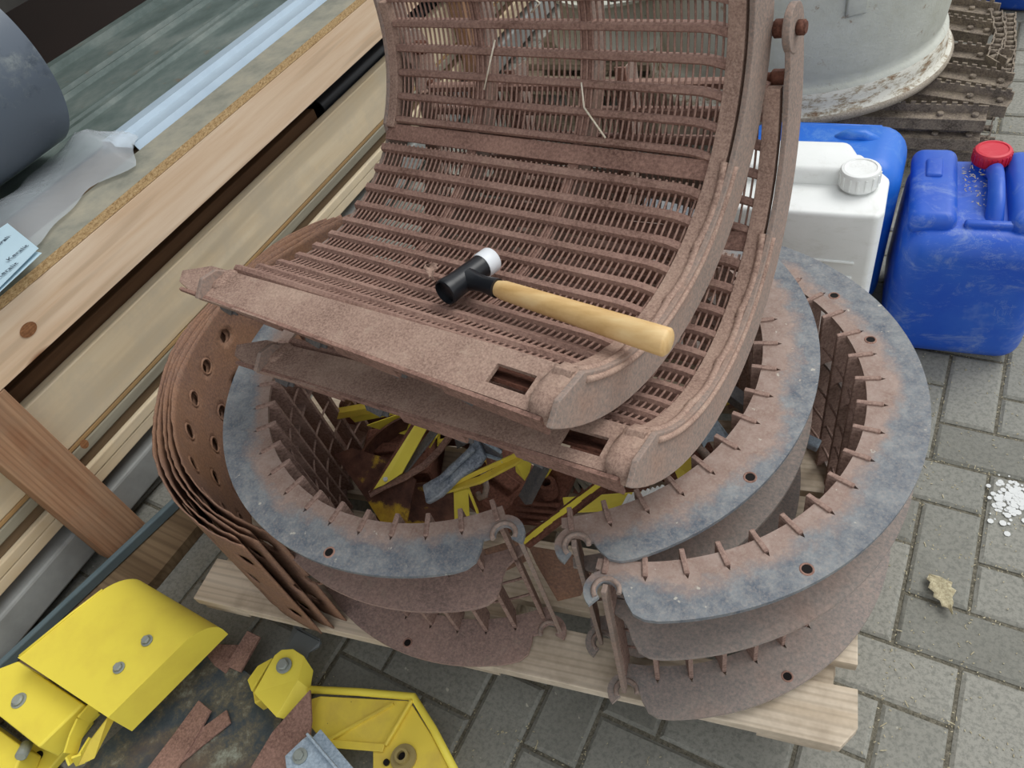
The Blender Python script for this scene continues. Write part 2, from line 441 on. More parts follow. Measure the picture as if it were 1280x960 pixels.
ring_concave('half round slatted concave nested inside the outermost right one', (-.571, -.347, .184), (.008, -.021), -64.7, 1, .385, (0, .2, .305), 3, hu=5.0)

# ================================================================== PERFORATED SHEETS
def perforated_sheet(label, c, r, a0, a1, z0, h, wob, seed, hh=True):
    rnd = random.Random(seed)
    root = tag(bpy.data.objects.new('perforated_sheet', None), label, 'perforated sheet', 'curved perforated sheets nested at the left of the pallet'); link(root)
    root.location = (c[0], c[1], z0)
    bm = B(); N = 150; th = .0022
    ph = rnd.uniform(0, 6)
    def rr(a): return r + wob * math.sin(3.1 * a + ph) + wob * .5 * math.sin(7.3 * a + ph * 2)
    # grid with round holes: build cells, delete hole cells and snap their rims to circles
    rows = 24; t = bmesh.new(); V = []
    arc = math.radians(a1 - a0); Lx = arc * r
    holes = []
    sp = .085; k = 0; x = .05
    while x < Lx - .03:
        for j, zc in enumerate((.06, .15, .24)):
            holes.append((x + (sp / 2 if j % 2 else 0), zc))
        x += sp
    nx = int(Lx / .0125)
    for i in range(nx + 1):
        col = []
        for j in range(rows + 1):
            X = Lx * i / nx; Z = h * j / rows
            col.append([X, Z])
        V.append(col)
    hr = .0150
    def inside(X, Z):
        for hx, hz in holes:
            d = math.hypot(X - hx, Z - hz)
            if d < hr * 1.25: return (hx, hz, d)
        return None
    vid = {}
    kill = set()
    for i in range(nx):
        for j in range(rows):
            cx_, cz_ = (V[i][j][0] + V[i + 1][j + 1][0]) / 2, (V[i][j][1] + V[i + 1][j + 1][1]) / 2
            q = inside(cx_, cz_)
            if q and q[2] < hr * .95: kill.add((i, j))
    snap = {}
    for (i, j) in kill:
        for a_, b_ in ((i, j), (i + 1, j), (i, j + 1), (i + 1, j + 1)):
            nb = [(a_ - 1, b_ - 1), (a_ - 1, b_), (a_, b_ - 1), (a_, b_)]
            if not all(q in kill for q in nb):
                X, Z = V[a_][b_]; hx, hz = min(holes, key=lambda q: math.hypot(q[0] - X, q[1] - Z))
                d = math.hypot(X - hx, Z - hz)
                if d > 1e-6: snap[(a_, b_)] = (hx + (X - hx) / d * hr, hz + (Z - hz) / d * hr)
    def vert(i, j):
        if (i, j) not in vid:
            X, Z = snap.get((i, j), V[i][j]); a = math.radians(a0) + X / r
            R_ = rr(a) + (.0010 * rnd.uniform(-1, 1) if j in (0, rows) else 0)
            zz = Z + (.004 * math.sin(9 * a + ph) if j == rows else 0)
            vid[(i, j)] = t.verts.new((R_ * math.cos(a), R_ * math.sin(a), zz))
        return vid[(i, j)]
    for i in range(nx):
        for j in range(rows):
            if (i, j) in kill: continue
            f = t.faces.new((vert(i, j), vert(i + 1, j), vert(i + 1, j + 1), vert(i, j + 1))); f.smooth = True
    me = bpy.data.meshes.new('sheet'); t.to_mesh(me); t.free(); bm.free(); me.materials.append(RUSTO)
    o = bpy.data.objects.new('sheet', me); link(o); o.parent = root
    md = o.modifiers.new('thickness', 'SOLIDIFY'); md.thickness = th; md.offset = 0
    # raised collars round the holes on the inside
    if hh:
        for hx, hz in holes[:90]:
            if not (.45 < hx < Lx): continue
            a = math.radians(a0) + hx / r; R_ = rr(a) - .001
            M = Matrix.Translation((R_ * math.cos(a), R_ * math.sin(a), hz)) @ Matrix.Rotation(a, 4, 'Z') @ Matrix.Rotation(-PI / 2, 4, 'Y')
            b2 = B(); lathe(b2, [(hr - .0012, 0), (hr - .0018, .002), (hr + .001, .0026), (hr + .003, 0.0)], M, 16)
            c2 = obj('hole_collar', b2, RUSTO, root); 
            del c2
    return root
for i in range(5):
    rr_ = .424 + .0085 * i
    lab = ['rust-brown perforated sheet, innermost of the five nested at the left', 'rust-brown perforated sheet, second from the inside of the five nested ones',
           'rust-brown perforated sheet, middle one of the five nested at the left', 'rust-brown perforated sheet, second from the outside of the five nested ones',
           'rust-brown perforated sheet, outermost of the five curved round the left concave'][i]
    perforated_sheet(lab, (-.878, -.358), rr_, -(222 - i * 2), -(83 + [0, 5, 2, 7, 4][i]), .152, .298, .0010 + .0002 * i, i, i == 0)

# ================================================================== GRATE CONCAVES
def grate_frame(yaw, pitch):
    a = Vector((math.cos(yaw) * math.cos(pitch), math.sin(yaw) * math.cos(pitch), math.sin(pitch)))
    n = Vector((0, 0, 1)).cross(a).normalized(); ww = a.cross(n); return a, n, ww
GW, GR, GD = .5846, .2664, .056
RO = GR + GD
TH0, DTH, THU = -38.46, 7.731, 49.1
def gp(s, th, r):
    t = math.radians(th); return Vector((s * GW / 2, r * math.sin(t), RO - r * math.cos(t)))
def grate(label, O, yaw, pitch, th_shift=0.0):
    a, n, ww = grate_frame(yaw, pitch)
    M = Matrix((a, n, ww)).transposed().to_4x4()
    rot = Matrix.Translation((0, 0, RO)) @ Matrix.Rotation(math.radians(th_shift), 4, 'X') @ Matrix.Translation((0, 0, -RO))
    M.translation = Vector(O) - ww * RO
    M = M @ rot
    root = thing('grate_concave', label, 'grate', mat4=M, group='curved bar and wire grates stacked on the ring concaves')
    # crossbars: rounded flats that curl up into the right rail
    def crossbar(th, sl, sr, wd=.0148, dep=.020):
        bm = B(); P = []
        for fr in [0, .15, .3, .45, .6, .75, .85, .90, .93, .95, .965, .98, .99, 1]:
            s = sl + (sr - sl) * fr; e = max(0, (s - (sr - .16)) / .16)
            P.append((s, th - 1.5 * e * e, 0))
        t = bmesh.new(); prev = None
        prof = [(-.5, -1), (.5, -1), (.5, -.25), (.3, 0), (-.3, 0), (-.5, -.25)]
        for s, th_, _ in P:
            cc = gp(s, th_, GR); td = gp(s, th_ + 1, GR) - gp(s, th_ - 1, GR); td.normalize()
            inn = Vector((0, 0, RO)) - Vector((0, cc.y, cc.z)); inn.normalize()
            ring = [t.verts.new(cc + td * (x * wd) + inn * (y_ * dep)) for x, y_ in prof]
            if prev:
                for i in range(6): t.faces.new((prev[i], prev[(i + 1) % 6], ring[(i + 1) % 6], ring[i]))
            else: t.faces.new(ring[::-1])
            prev = ring
        t.faces.new(prev); bmesh.ops.recalc_face_normals(t, faces=t.faces); join(bm, t)
        return obj('crossbar', bm, RUSTM, root)
    for k in range(11): crossbar(TH0 + DTH * k, -1, 1.0)
    for j in range(6): crossbar(THU + DTH * j, -.93, 1.0, .0115, .018)
    # wide flat strip between the two fields
    bm = B(); A, C = gp(-1, 41.8, GR + .004), gp(-1, 47.4, GR + .004); D_, E_ = gp(1.0, 47.4, GR + .004), gp(1.0, 41.8, GR + .004)
    slab(bm, [A, C, D_, E_], .004); bevel(obj('joining_strip', bm, RUST, root), .001)
    # wires
    NW = 60
    def wire(x0, x1, dth, r):
        bm = B(); tube(bm, [gp(0, x0 + (x1 - x0) * i / dth, r) for i in range(dth + 1)], .0017, 6); return bm
    w1 = None; w2 = None
    for k in range(NW):
        s = -.965 + 1.93 * k / (NW - 1)
        if k in (16, 32): pass
        if w1 is None: o = w1 = obj('wire', wire(TH0 - 1.5, TH0 + DTH * 10 + 2, 26, GR + .006), RUSTM, root)
        else: o = copy_of(w1, root)
        o.location = (s * GW / 2, 0, 0)
    for k in range(NW):
        s = -.9 + 1.86 * k / (NW - 1)
        if w2 is None: o = w2 = obj('rod', wire(THU - .5, THU + DTH * 5 + 1, 14, GR + .006), RUSTM, root)  # wires of the upper field
        else: o = copy_of(w2, root)
        o.location = (s * GW / 2, 0, 0)
    # curved ribs below the wires and the two side plates
    def rib(name, s0, s1, ri, ro, t0, t1, mat, endcut=None):
        bm = B(); N = 36; T = []
        for i in range(N + 1):
            th = t0 + (t1 - t0) * i / N
            T.append([bm.verts.new(gp(s, th, r)) for s, r in ((s0, ri), (s1, ri), (s1, ro), (s0, ro))])
        for i in range(N):
            for k in range(4): bm.faces.new((T[i][k], T[i][(k + 1) % 4], T[i + 1][(k + 1) % 4], T[i + 1][k])).smooth = False
        bm.faces.new(T[0][::-1]); bm.faces.new(T[-1]); bmesh.ops.recalc_face_normals(bm, faces=bm.faces)
        return bevel(obj(name, bm, mat, root), .0012)
    for s in (-.36, .29):
        rib('rib', s - .03, s + .03, GR + .008, GR + .012, TH0, 93, RUST); rib('rib', s + .022, s + .03, GR + .012, GR + .045, TH0, 93, RUSTG)
    # right rail: flat curved strip, then side plate, bead on top
    rib('rail', .985, 1.06, GR - .002, GR + .012, -44, 87, RUSTP)
    rib('rail', -1.0, -.935, GR - .002, GR + .012, 46, 87, RUSTP)
    for sg, sd_ in ((1, 'r'), (-1, 'l')):
        s0, s1 = (1.075, 1.10) if sg > 0 else (-1.015, -.99)
        bm = B(); N = 40; T = []
        prof = []
        for i in range(N + 1):
            th = -50 + (99 + 50) * i / N
            ri = GR - .004 if sg > 0 or th > 46 else GR + .010; ro = RO
            if th < -43: ri = GR - .004 + (-43 - th) * .0045
            if th > 90: ri = GR + (th - 90) * .0005
            T.append([bm.verts.new(gp(s, th, r)) for s, r in ((s0, ri), (s1, ri), (s1, ro), (s0, ro))])
        for i in range(N):
            for k in range(4): bm.faces.new((T[i][k], T[i][(k + 1) % 4], T[i + 1][(k + 1) % 4], T[i + 1][k]))
        bm.faces.new(T[0][::-1]); bm.faces.new(T[-1]); bmesh.ops.recalc_face_normals(bm, faces=bm.faces)
        # rounded eye at the upper end
        ec = gp((s0 + s1) / 2, 100, GR + .026)
        cyl(bm, ec, (1, 0, 0), .029, (s1 - s0) * GW / 2 * 1.3 * sg * sg, 28)
        sp_ = bevel(obj('side_plate', bm, RUSTG, root), .0012)
        bm = B(); cyl(bm, ec + Vector((-.012 * sg, 0, 0)), (1, 0, 0), .011, .022, 20, bev=.002); cyl(bm, ec + Vector((.010 * sg, 0, 0)), (1, 0, 0), .009, .012, 20, bev=.002)
        obj('pin', bm, RUSTD, sp_)
        bm = B(); pc = gp(1.075 * sg, 88, GR + .026) + Vector((-.012 * sg, 0, 0)); cyl(bm, pc, (1, 0, 0), .010, .024, 6, bev=.001); cyl(bm, pc + Vector((-.012 * sg, 0, 0)), (1, 0, 0), .006, .02, 12)
        obj('bolt', bm, RUSTD, sp_)
    # weld bead: overlapping rods along the top of the right side plate
    for t0, t1 in ((-41, -14), (-17, 6), (3, 24), (21, 47)):
        bm = B(); tube(bm, [gp(1.055 + .012 * math.sin(i / 10 * PI), t0 + (t1 - t0) * i / 10, GR - .001) for i in range(11)], .0055, 8)
        obj('weld_bead', bm, RUSTP, root, True)
    bm = B(); tube(bm, [gp(1.10, -41 + i * 2.5, GR + .004) for i in range(36)], .004, 8); obj('weld_bead', bm, RUSTP, root, True)
    # front flange
    base = gp(0, TH0 - 2.2, GR + .001)
    fd = Vector((0, -.92, -.12)).normalized(); nd = Vector((0, -.12, .92)).normalized()
    X0, X1 = -1.13 * GW / 2, 1.03 * GW / 2; FW = .060
    bm = B()
    def P(x, d, dz=0): return Vector((x, base.y, base.z)) + fd * d + nd * dz
    hx0, hx1, hd0, hd1 = .74 * GW / 2, .92 * GW / 2, .018, .044
    for pts in ([P(X0, .012), P(hx0, -.004), P(hx0, FW), P(X0 + .03, FW + .008), P(X0 - .035, FW - .006), P(X0 - .05, .035)],
                [P(hx0, -.004), P(hx1, -.004), P(hx1, hd0), P(hx0, hd0)], [P(hx0, hd1), P(hx1, hd1), P(hx1, FW), P(hx0, FW)],
                [P(hx1, -.004), P(X1, -.004), P(X1, FW), P(hx1, FW)]):
        slab(bm, pts, .006)
    bmesh.ops.remove_doubles(bm, verts=bm.verts, dist=.0002); fl = obj('front_flange', bm, RUSTP, root)
    # folded-down front lip, stepped, with gussets behind it
    bm = B(); cuts = [(-1.20, -.75, .006), (-.75, -.42, .016), (-.42, -.05, .007), (-.05, .30, .027), (.30, .56, .010), (.56, .80, .026), (.80, 1.03, .032)]
    for s0, s1, dd in cuts:
        a_, b_ = P(s0 * GW / 2, FW), P(s1 * GW / 2, FW); dn = Vector((0, .25, -1)).normalized()
        slab(bm, [a_ + Vector((0, -.001, 0)), b_ + Vector((0, -.001, 0)), b_ + dn * dd + Vector((0, -.002, 0)), a_ + dn * dd * .8 + Vector((0, -.002, 0))], .005)
    obj('lip', bm, RUST, fl)
    for s in (-.95, -.28, .22, .62):
        bm = B(); x = s * GW / 2
        prism(bm, [(-.020, 0), (.034, 0), (.010, .034), (-.008, .030)], -.003, .003, Matrix.Translation(P(x, FW - .014, -.008)) @ Matrix.Rotation(-PI / 2 - .2, 4, 'X'))
        slab(bm, [P(x - .03, FW - .02, -.008), P(x + .03, FW - .02, -.008), P(x + .02, FW - .004, -.04), P(x - .02, FW - .004, -.04)], .003)
        obj('gusset', bm, STEELD, root)
    # trough plate under the flange
    bm = B(); slab(bm, [P(X0 + .03, .03, -.012), P(X1 - .01, .03, -.012), P(X1 - .01, -.02, -.060), P(X0 + .03, -.02, -.060)], .004); obj('under_plate', bm, RUSTD, root)
    # heavy end lugs at the two front corners
    for x, k in ((1.00 * GW / 2, 1), (-1.0 * GW / 2, .6)):
        bm = B()
        tmp = bmesh.new(); bmesh.ops.create_icosphere(tmp, subdivisions=3, radius=1)
        for v in tmp.verts:
            p = v.co; q = Vector([math.copysign(abs(c_) ** .6, c_) for c_ in p])
            v.co = Vector((q.x * .021 * k, q.y * .036 * k, q.z * .019 * k)) * (1 + .05 * math.sin(13 * p.x + 7 * p.y))
        for f in tmp.faces: f.smooth = True
        bmesh.ops.transform(tmp, matrix=Matrix.Translation(P(x + .006, .026, -.008)), verts=tmp.verts)
        join(bm, tmp); obj('corner_lug', bm, RUSTP, root, True)
    return root
grate('upper rusty curved grate, the hammer lies on its bars', (-.68015, -.38127, .92423), -.11302, .04825)
grate('lower rusty curved grate, mostly hidden, directly under the upper one', (-.62932, -.37358, .81103), -.05634, .08908, math.degrees(-.06643))

# ================================================================== HAMMER
GM = {}
def on_upper(s, th, r):
    a, n, ww = grate_frame(-.11302, .04825); t = math.radians(th)
    return Vector((-.68015, -.38127, .92423)) + a * (s * GW / 2) + (n * math.sin(t) - ww * math.cos(t)) * r
hA = at(556, 366, .706); hB = at(606, 330, .697); hC = (hA + hB) / 2 ; hE = at(833, 428, .727)
ham = thing('hammer', 'soft face hammer with black head, white tip and pale wooden handle', 'hammer', (hC.x, hC.y, .676))
ih = Matrix.Translation(-ham.location)
g = G('handle_wood'); WOODH = g.done(g.ramp(g.noise(30, 5, .6, g.mapping((.35, 1.6, 1), (0, 0, .45))), [(0.3, (196, 156, 98)), (0.5, (222, 186, 130)), (0.7, (234, 206, 154))]), .42, 0, .4)
WHITEP = paint('white_nylon', (228, 232, 236), (196, 202, 208), rough=0.4)
ax = (hB - hA).normalized()
def loc(p): return Vector(p) - ham.location
q = Vector((0, 0, 1)).rotation_difference(ax).to_matrix().to_4x4()
bm = B(); L = (hB - hA).length
lathe(bm, [(.0, .006), (.0145, .006), (.0155, -.001), (.0175, 0), (.018, .003), (.0172, .012), (.0165, .03), (.0165, L - .006), (0, L - .006)], Matrix.Translation(loc(hA)) @ q, 40)
hh_ = obj('head', bm, BLACKP, ham, True, 40)
bm = B(); lathe(bm, [(.0, L - .007), (.0172, L - .007), (.0178, L - .004), (.0178, L + .012), (.0165, L + .0145), (0, L + .0145)], Matrix.Translation(loc(hA)) @ q, 40)
obj('face', bm, WHITEP, ham, True, 40)
hd = (hE - hC).normalized(); s0 = hC + ax * .0
bm = B(); pts = [s0 + hd * t for t in (.008, .02, .036, .052, .058)]
tube(bm, [loc(p) for p in pts], [.0155, .0118, .0108, .0125, .0125], 20); obj('socket', bm, BLACKP, hh_, True, 50)
bm = B(); Lh = (hE - s0).length; ts = [.050, .054, .07, .10, .14, .18, .21, .24, .27, .29, 1.0]
rr = [.0085, .0105, .0122, .0125, .0135, .0145, .0155, .0162, .0165, .0165]
pts = [s0 + hd * (.050 + (Lh - .050) * k / 13) for k in range(14)]
rads = [.0085 if k == 0 else (.0122 + .0042 * (k / 13)) for k in range(14)]; rads[-1] = .0162
pts.append(hE + hd * .0025); rads.append(.0135)
tube(bm, [loc(p) for p in pts], rads, 24, flat=.82); obj('handle', bm, WOODH, ham, True, 50)

# ================================================================== RACK ON THE LEFT
RM = Matrix(((-.0668, .9978, 0, -1.5565), (.9978, .0668, 0, 0), (0, 0, 1, 0), (0, 0, 0, 1)))   # x: along, y: outwards, z: up
RFW = Matrix(((-.0668, .9978, 0), (.9978, .0668, 0), (0, 0, 1)))
def rack_thing(name, label, cat, u, dep, z, group=None):
    M = RM @ Matrix.Translation((u, -dep, z)); return thing(name, label, cat, mat4=M, group=group)
def rbox(name, label, cat, u0, u1, d0, d1, z0, z1, mat, group=None, bev=.0015, kind=None):
    bm = B(); box(bm, (0, 0, (z1 - z0) / 2), (u1 - u0, d1 - d0, z1 - z0))
    o = obj(name, bm, mat); o.matrix_world = RM @ Matrix.Translation(((u0 + u1) / 2, -(d0 + d1) / 2, z0)); bevel(o, bev)
    tag(o, label, cat, group, kind); return o
PINE = wood('pale_pine', (228, 206, 180), (214, 184, 152), 0, 16)
PINEO = wood('weathered_pine', (178, 142, 112), (142, 102, 76), 2, 14, dirt=(150, 126, 104))
PLANKA = wood('cream_board', (230, 214, 184), (214, 192, 156), 0, 8, knots=False, dirt=(200, 188, 166))
PLANKB = wood('grey_board', (164, 160, 144), (140, 132, 112), 0, 9, knots=False)
PLANKC = wood('tan_board', (196, 164, 116), (166, 128, 84), 0, 9, knots=False, dirt=(150, 124, 92))
PLANKX = wood('sooty_board', (84, 66, 54), (58, 46, 38), 0, 9, knots=False)  # tone set dark to stand for shade behind the rings
PLANKD = wood('dark_board', (128, 108, 84), (96, 78, 58), 0, 9, knots=False)
g = G('chipboard'); _n = g.noise(230, 4, .85, g.mapping((.5, 1, 1)))
CHIP = g.done(g.ramp(_n, [(0.33, (122, 92, 58)), (0.47, (184, 152, 108)), (0.6, (206, 178, 134)), (0.75, (228, 208, 170))]), 0.9)
g = G('dusty_board_top'); CHIPT = g.done(g.ramp(g.noise(9, 5, .7), [(0.3, (120, 122, 112)), (0.5, (150, 148, 134)), (0.75, (176, 168, 148))]), 0.8)
rbox('front_beam', 'long pale pine beam along the top front of the storage rack', 'beam', -1.3, 2.6, 0, .055, .497, .608, PINE)
rbox('rack_post', 'upright weathered wooden post holding the end of the pale beam', 'post', -.853, -.752, .0, .05, .03, .4955, PINEO)
bm = B(); box(bm, (0, 0, .009), (3.9, .105, .018)); 
cb = obj('chipboard', bm, [CHIP, CHIPT])
for p in cb.data.polygons:
    if p.normal.z > .9: p.material_index = 1
cb.matrix_world = RM @ Matrix.Translation((.65, -.052, .6095)); tag(cb, 'chipboard strip with a speckled raw edge lying on the pine beam', 'board')
# timber stack behind the post
names = ['wide cream board, the tallest face in the timber stack behind the post', 'tan board directly under the wide cream board', 'pale weathered grey-white board, third from the top of the stack',
         'dark brown board set back between two pale ones in the stack', 'thick pale yellow board, second lowest of the stack', 'pale yellow board, lowest wooden one of the stack']
for i, (z0, z1, d, mt) in enumerate([(.270, .405, .054, PLANKA), (.257, .269, .056, PLANKC), (.231, .256, .055, PLANKB), (.204, .230, .064, PLANKD), (.178, .203, .054, PLANKA), (.150, .177, .056, PLANKA)]):
    rbox('board', names[i], 'board', -1.6, 2.4, d, d + (.03 if i == 0 else .30), z0, z1, mt, 'boards stacked in the rack', .003)
rbox('steel_beam', 'grey steel box section under the timber stack beside the post', 'steel beam', -1.6, 2.4, .056, .30, .036, .116, paint('grey_steel', (150, 152, 150), (124, 126, 124), grime=.8), bev=.006)
rbox('spacer', 'low dark spacer between timber stack and steel section', 'spacer', -1.6, 2.4, .10, .28, .1165, .1495, PLANKD)
# dark plank on the ground with a bright-edged steel strip on it
bm = B(); slab(bm, [at(-60, 930, .03), at(-60, 880, .03), at(200, 645, .03), at(245, 600, .03), at(275, 622, .03), at(238, 668, .03), at(190, 726, .03), at(60, 850, .03)], .028)
tag(rebase(obj('dark_plank', bm, PLANKD)), 'dark dirty plank on the ground beside the rack post', 'plank')
bm = B(); bar(bm, at(-50, 883, .045), at(238, 612, .045), .014, .026, bev=.003)
tag(rebase(obj('steel_strip', bm, paint('shiny_teal_steel', (96, 112, 118), (70, 84, 90), rough=.25))), 'thin shiny steel strip with a bright edge along the foot of the rack', 'strip')
for (u, v, r, nm) in ((35, 412, .013, 'beam'), (105, 555, .011, 'post')):
    pk = RM.inverted() @ at(u, v, .5); dirn = (RM.inverted().to_3x3() @ (at(u, v, .4) - CAM)); c0 = RM.inverted() @ CAM; tt = -c0.y / dirn.y; k = c0 + dirn * tt
    host = bpy.data.objects['front_beam' if nm == 'beam' else 'rack_post']
    bm = B(); t_ = bmesh.new(); bmesh.ops.create_cone(t_, cap_ends=True, segments=24, radius1=r, radius2=r * .9, depth=.0016)
    bmesh.ops.transform(t_, matrix=Matrix.Rotation(PI / 2, 4, 'X') @ Matrix.Scale(1.35 if nm == 'beam' else .8, 4, (1, 0, 0)), verts=t_.verts); join(bm, t_)
    o = obj('knot', bm, wood('knot_' + nm, (158, 112, 76), (118, 78, 52), 1, 30, knots=False), host); o.matrix_parent_inverse = host.matrix_world.inverted(); o.matrix_basis = RM @ Matrix.Translation((k.x, .0006, k.z))
# shadowed space below the beam: brown beam, black pipe
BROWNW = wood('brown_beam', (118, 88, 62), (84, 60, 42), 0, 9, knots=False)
rbox('support_board', 'dark board hidden under the glossy black pipe', 'board', .39, 2.4, .09, .20, .2705, .3635, PLANKD)
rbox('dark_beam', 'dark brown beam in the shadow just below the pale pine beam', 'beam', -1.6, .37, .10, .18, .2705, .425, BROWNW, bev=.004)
def rpipe(name, label, cat, u0, u1, dep, z, r, mat, wall=.006, n=40):
    bm = B(); M = Matrix.Rotation(PI / 2, 4, 'Y')
    lathe(bm, [(r - wall, u0), (r, u0), (r, u1), (r - wall, u1), (r - wall, u0)], M, n)
    bmesh.ops.recalc_face_normals(bm, faces=bm.faces)
    o = obj(name, bm, mat, None, True, 40); o.matrix_world = RM @ Matrix.Translation((0, -dep, z)); tag(o, label, cat); return o
rpipe('black_pipe', 'glossy black plastic pipe lying in the rack below the pine beam', 'pipe', .40, 2.4, .128, .4005, .0365, BLACKP)
# top deck items
GREEN = G('green_grey_metal')
_n = GREEN.noise(6, 6, .7, GREEN.mapping((.6, 1, 1))); _c = GREEN.ramp(_n, [(0.3, (70, 84, 78)), (0.5, (98, 112, 108)), (0.72, (134, 142, 136))])
_c = GREEN.mix(GREEN.ramp(GREEN.noise(9, 4, .7), [(0.62, 0.0), (0.75, 0.7)]), _c, (128, 104, 82))
GREENM = GREEN.done(_c, 0.5, 0, 0.4)
def corrugated(label, u0, u1, d0, prof, z, mat, name='metal_profile', cat='metal profile', th=.0015, group=None):
    bm = B(); A = []
    for u in (u0, u1): A.append([bm.verts.new((u, -d, h)) for d, h in prof])
    for k in range(len(prof) - 1): bm.faces.new((A[0][k], A[1][k], A[1][k + 1], A[0][k + 1]))
    bmesh.ops.recalc_face_normals(bm, faces=bm.faces)
    o = obj(name, bm, mat); o.matrix_world = RM @ Matrix.Translation((0, -d0, z))
    md = o.modifiers.new('thickness', 'SOLIDIFY'); md.thickness = th; md.offset = 0; tag(o, label, cat, group); return o
PROFM = paint('pale_blue_grey_profile', (176, 194, 208), (156, 174, 190), rough=.35)
corrugated('pale blue-grey metal channel, nearest to the chipboard strip', -.16, 2.8, .108, [(0, .012), (0, .004), (.022, .004), (.030, .020), (.036, .020), (.040, .010), (.098, .010), (.104, .022), (.135, .022), (.14, .004), (.148, .004)], .61, PROFM)
corrugated('green-grey dirty metal panel with thin ribs beside the pale channel', -1.4, 2.8, .262, [(0, 0), (.15, 0), (.155, .010), (.170, .010), (.175, 0), (.19, 0)], .616, GREENM, 'corrugated_sheet', 'corrugated sheet')
corrugated('green-grey metal panel in the middle of the rack top, stained rusty', -1.4, 2.8, .456, [(0, 0), (.004, .008), (.020, .008), (.024, 0), (.15, 0), (.155, .012), (.160, .012), (.165, 0), (.19, 0)], .616, GREENM, 'corrugated_sheet', 'corrugated sheet')
corrugated('green-grey metal panel farthest back, beside the dark gap', -1.4, 2.8, .650, [(0, 0), (.006, .012), (.014, .012), (.02, 0), (.17, 0), (.175, .02), (.21, .02)], .616, GREENM, 'corrugated_sheet', 'corrugated sheet')
rbox('rack_shelf', 'dark shelf boards under the metal panels on the rack top', 'shelf', -1.6, 2.8, .11, .90, .590, .609, PLANKD)
rbox('rack_post', 'far wooden post of the rack, hidden mostly behind the grates', 'post', 1.1, 1.2, .0, .05, .03, .4955, PINEO)
DARKI = rbox('stacked_crate', 'dark timber crate in deep shadow behind the metal panels', 'crate', -2.2, 2.8, .92, 1.7, .0, .60, paint('dark_crate', (44, 34, 30), (34, 28, 26)))  # near-black colour stands in for the shaded interior
PIPEM = G('grey_pvc'); _n = PIPEM.noise(5, 6, .7); 
PIPEMAT = PIPEM.done(PIPEM.mix(PIPEM.ramp(_n, [(0.5, 0.0), (0.6, .8)]), (88, 98, 110), PIPEM.mix(PIPEM.ramp(PIPEM.noise(30, 4, .8), [(0.4, 0.0), (0.6, 1.0)]), (62, 72, 84), (132, 140, 140))), 0.4, 0, .5)
rpipe('large_grey_pipe', 'large dark grey plastic pipe resting on the metal panels', 'pipe', -1.5, -.2, .385, .839, .1975, PIPEMAT, .008, 96)

# plastic bag with printed tape
FILM = bpy.data.materials.new('clear_film'); FILM.use_nodes = True
b = FILM.node_tree.nodes['Principled BSDF']; b.inputs['Base Color'].default_value = lin((206, 214, 220)); b.inputs['Roughness'].default_value = .18
b.inputs['Alpha'].default_value = .42; b.inputs['Specular IOR Level'].default_value = .8
bag = rack_thing('plastic_bag', 'crumpled clear plastic bag lying on the chipboard and metal panels', 'bag', -.42, .19, .633)
bm = B(); NX, NY = 40, 18; rnd = random.Random(3); V = []
for i in range(NX + 1):
    row = []
    for j in range(NY + 1):
        x = -.42 + .70 * i / NX; t = j / NY; wd = .125 + .02 * math.sin(i * .4)
        if i > NX - 6: wd *= 1 - .10 * (i - NX + 6)
        y = (t - .5) * 2 * wd
        z = .004 + .020 * math.sin(PI * t) ** .7 * (.6 + .4 * math.sin(i * .55 + t * 3)) + .008 * abs(math.sin(i * 1.3 + j * .9)) * math.sin(PI * t)
        if i > NX - 9: z += .03 * math.exp(-((i - NX + 4) / 2.5) ** 2) * math.sin(PI * t) ** 2
        row.append(bm.verts.new((x, y + .01 * math.sin(i * .8), z)))
    V.append(row)
for i in range(NX):
    for j in range(NY): bm.faces.new((V[i][j], V[i + 1][j], V[i + 1][j + 1], V[i][j + 1])).smooth = True
fo = obj('film', bm, FILM, bag)
# printed tape at the near end of the bag
TAPE = paint('pale_blue_tape', (196, 222, 234), (180, 208, 222), rough=.4); INK = paint('grey_ink', (62, 74, 88), (70, 84, 96))
p0 = RM.inverted() @ at(0, 300, .66)
tp = rack_thing('printed_tape', 'pale blue and white tape printed Keralit, stuck by the plastic bag', 'tape', 0, 0, 0)
inv = RM.inverted(); C4 = [inv @ at(*p, .665) for p in ((-30, 305), (12, 282), (48, 310), (-12, 366))]
C4 = [Vector((p.x, p.y, p.z + d)) for p, d in zip(C4, (0, .006, .0, -.004))]
bm = B(); slab(bm, C4, .0008); sh = obj('tape_sheet', bm, TAPE, tp)
bm = B(); slab(bm, [inv @ at(-30, 392, .655), inv @ at(-25, 345, .655), inv @ at(20, 308, .658), inv @ at(52, 316, .657)], .0008); obj('tape_sheet', bm, TAPE, tp)
for (px, py), zz, sz in (((6, 322), .6685, .020), ((12, 322), .6685, .020), ((-22, 350), .6600, .020), ((8, 345), .660, .016)):
    pass
# direction of the writing: rising to the right in the picture
pa, pb = inv @ at(10, 325, .667), inv @ at(34, 305, .667); ang = math.atan2(pb.y - pa.y, pb.x - pa.x)
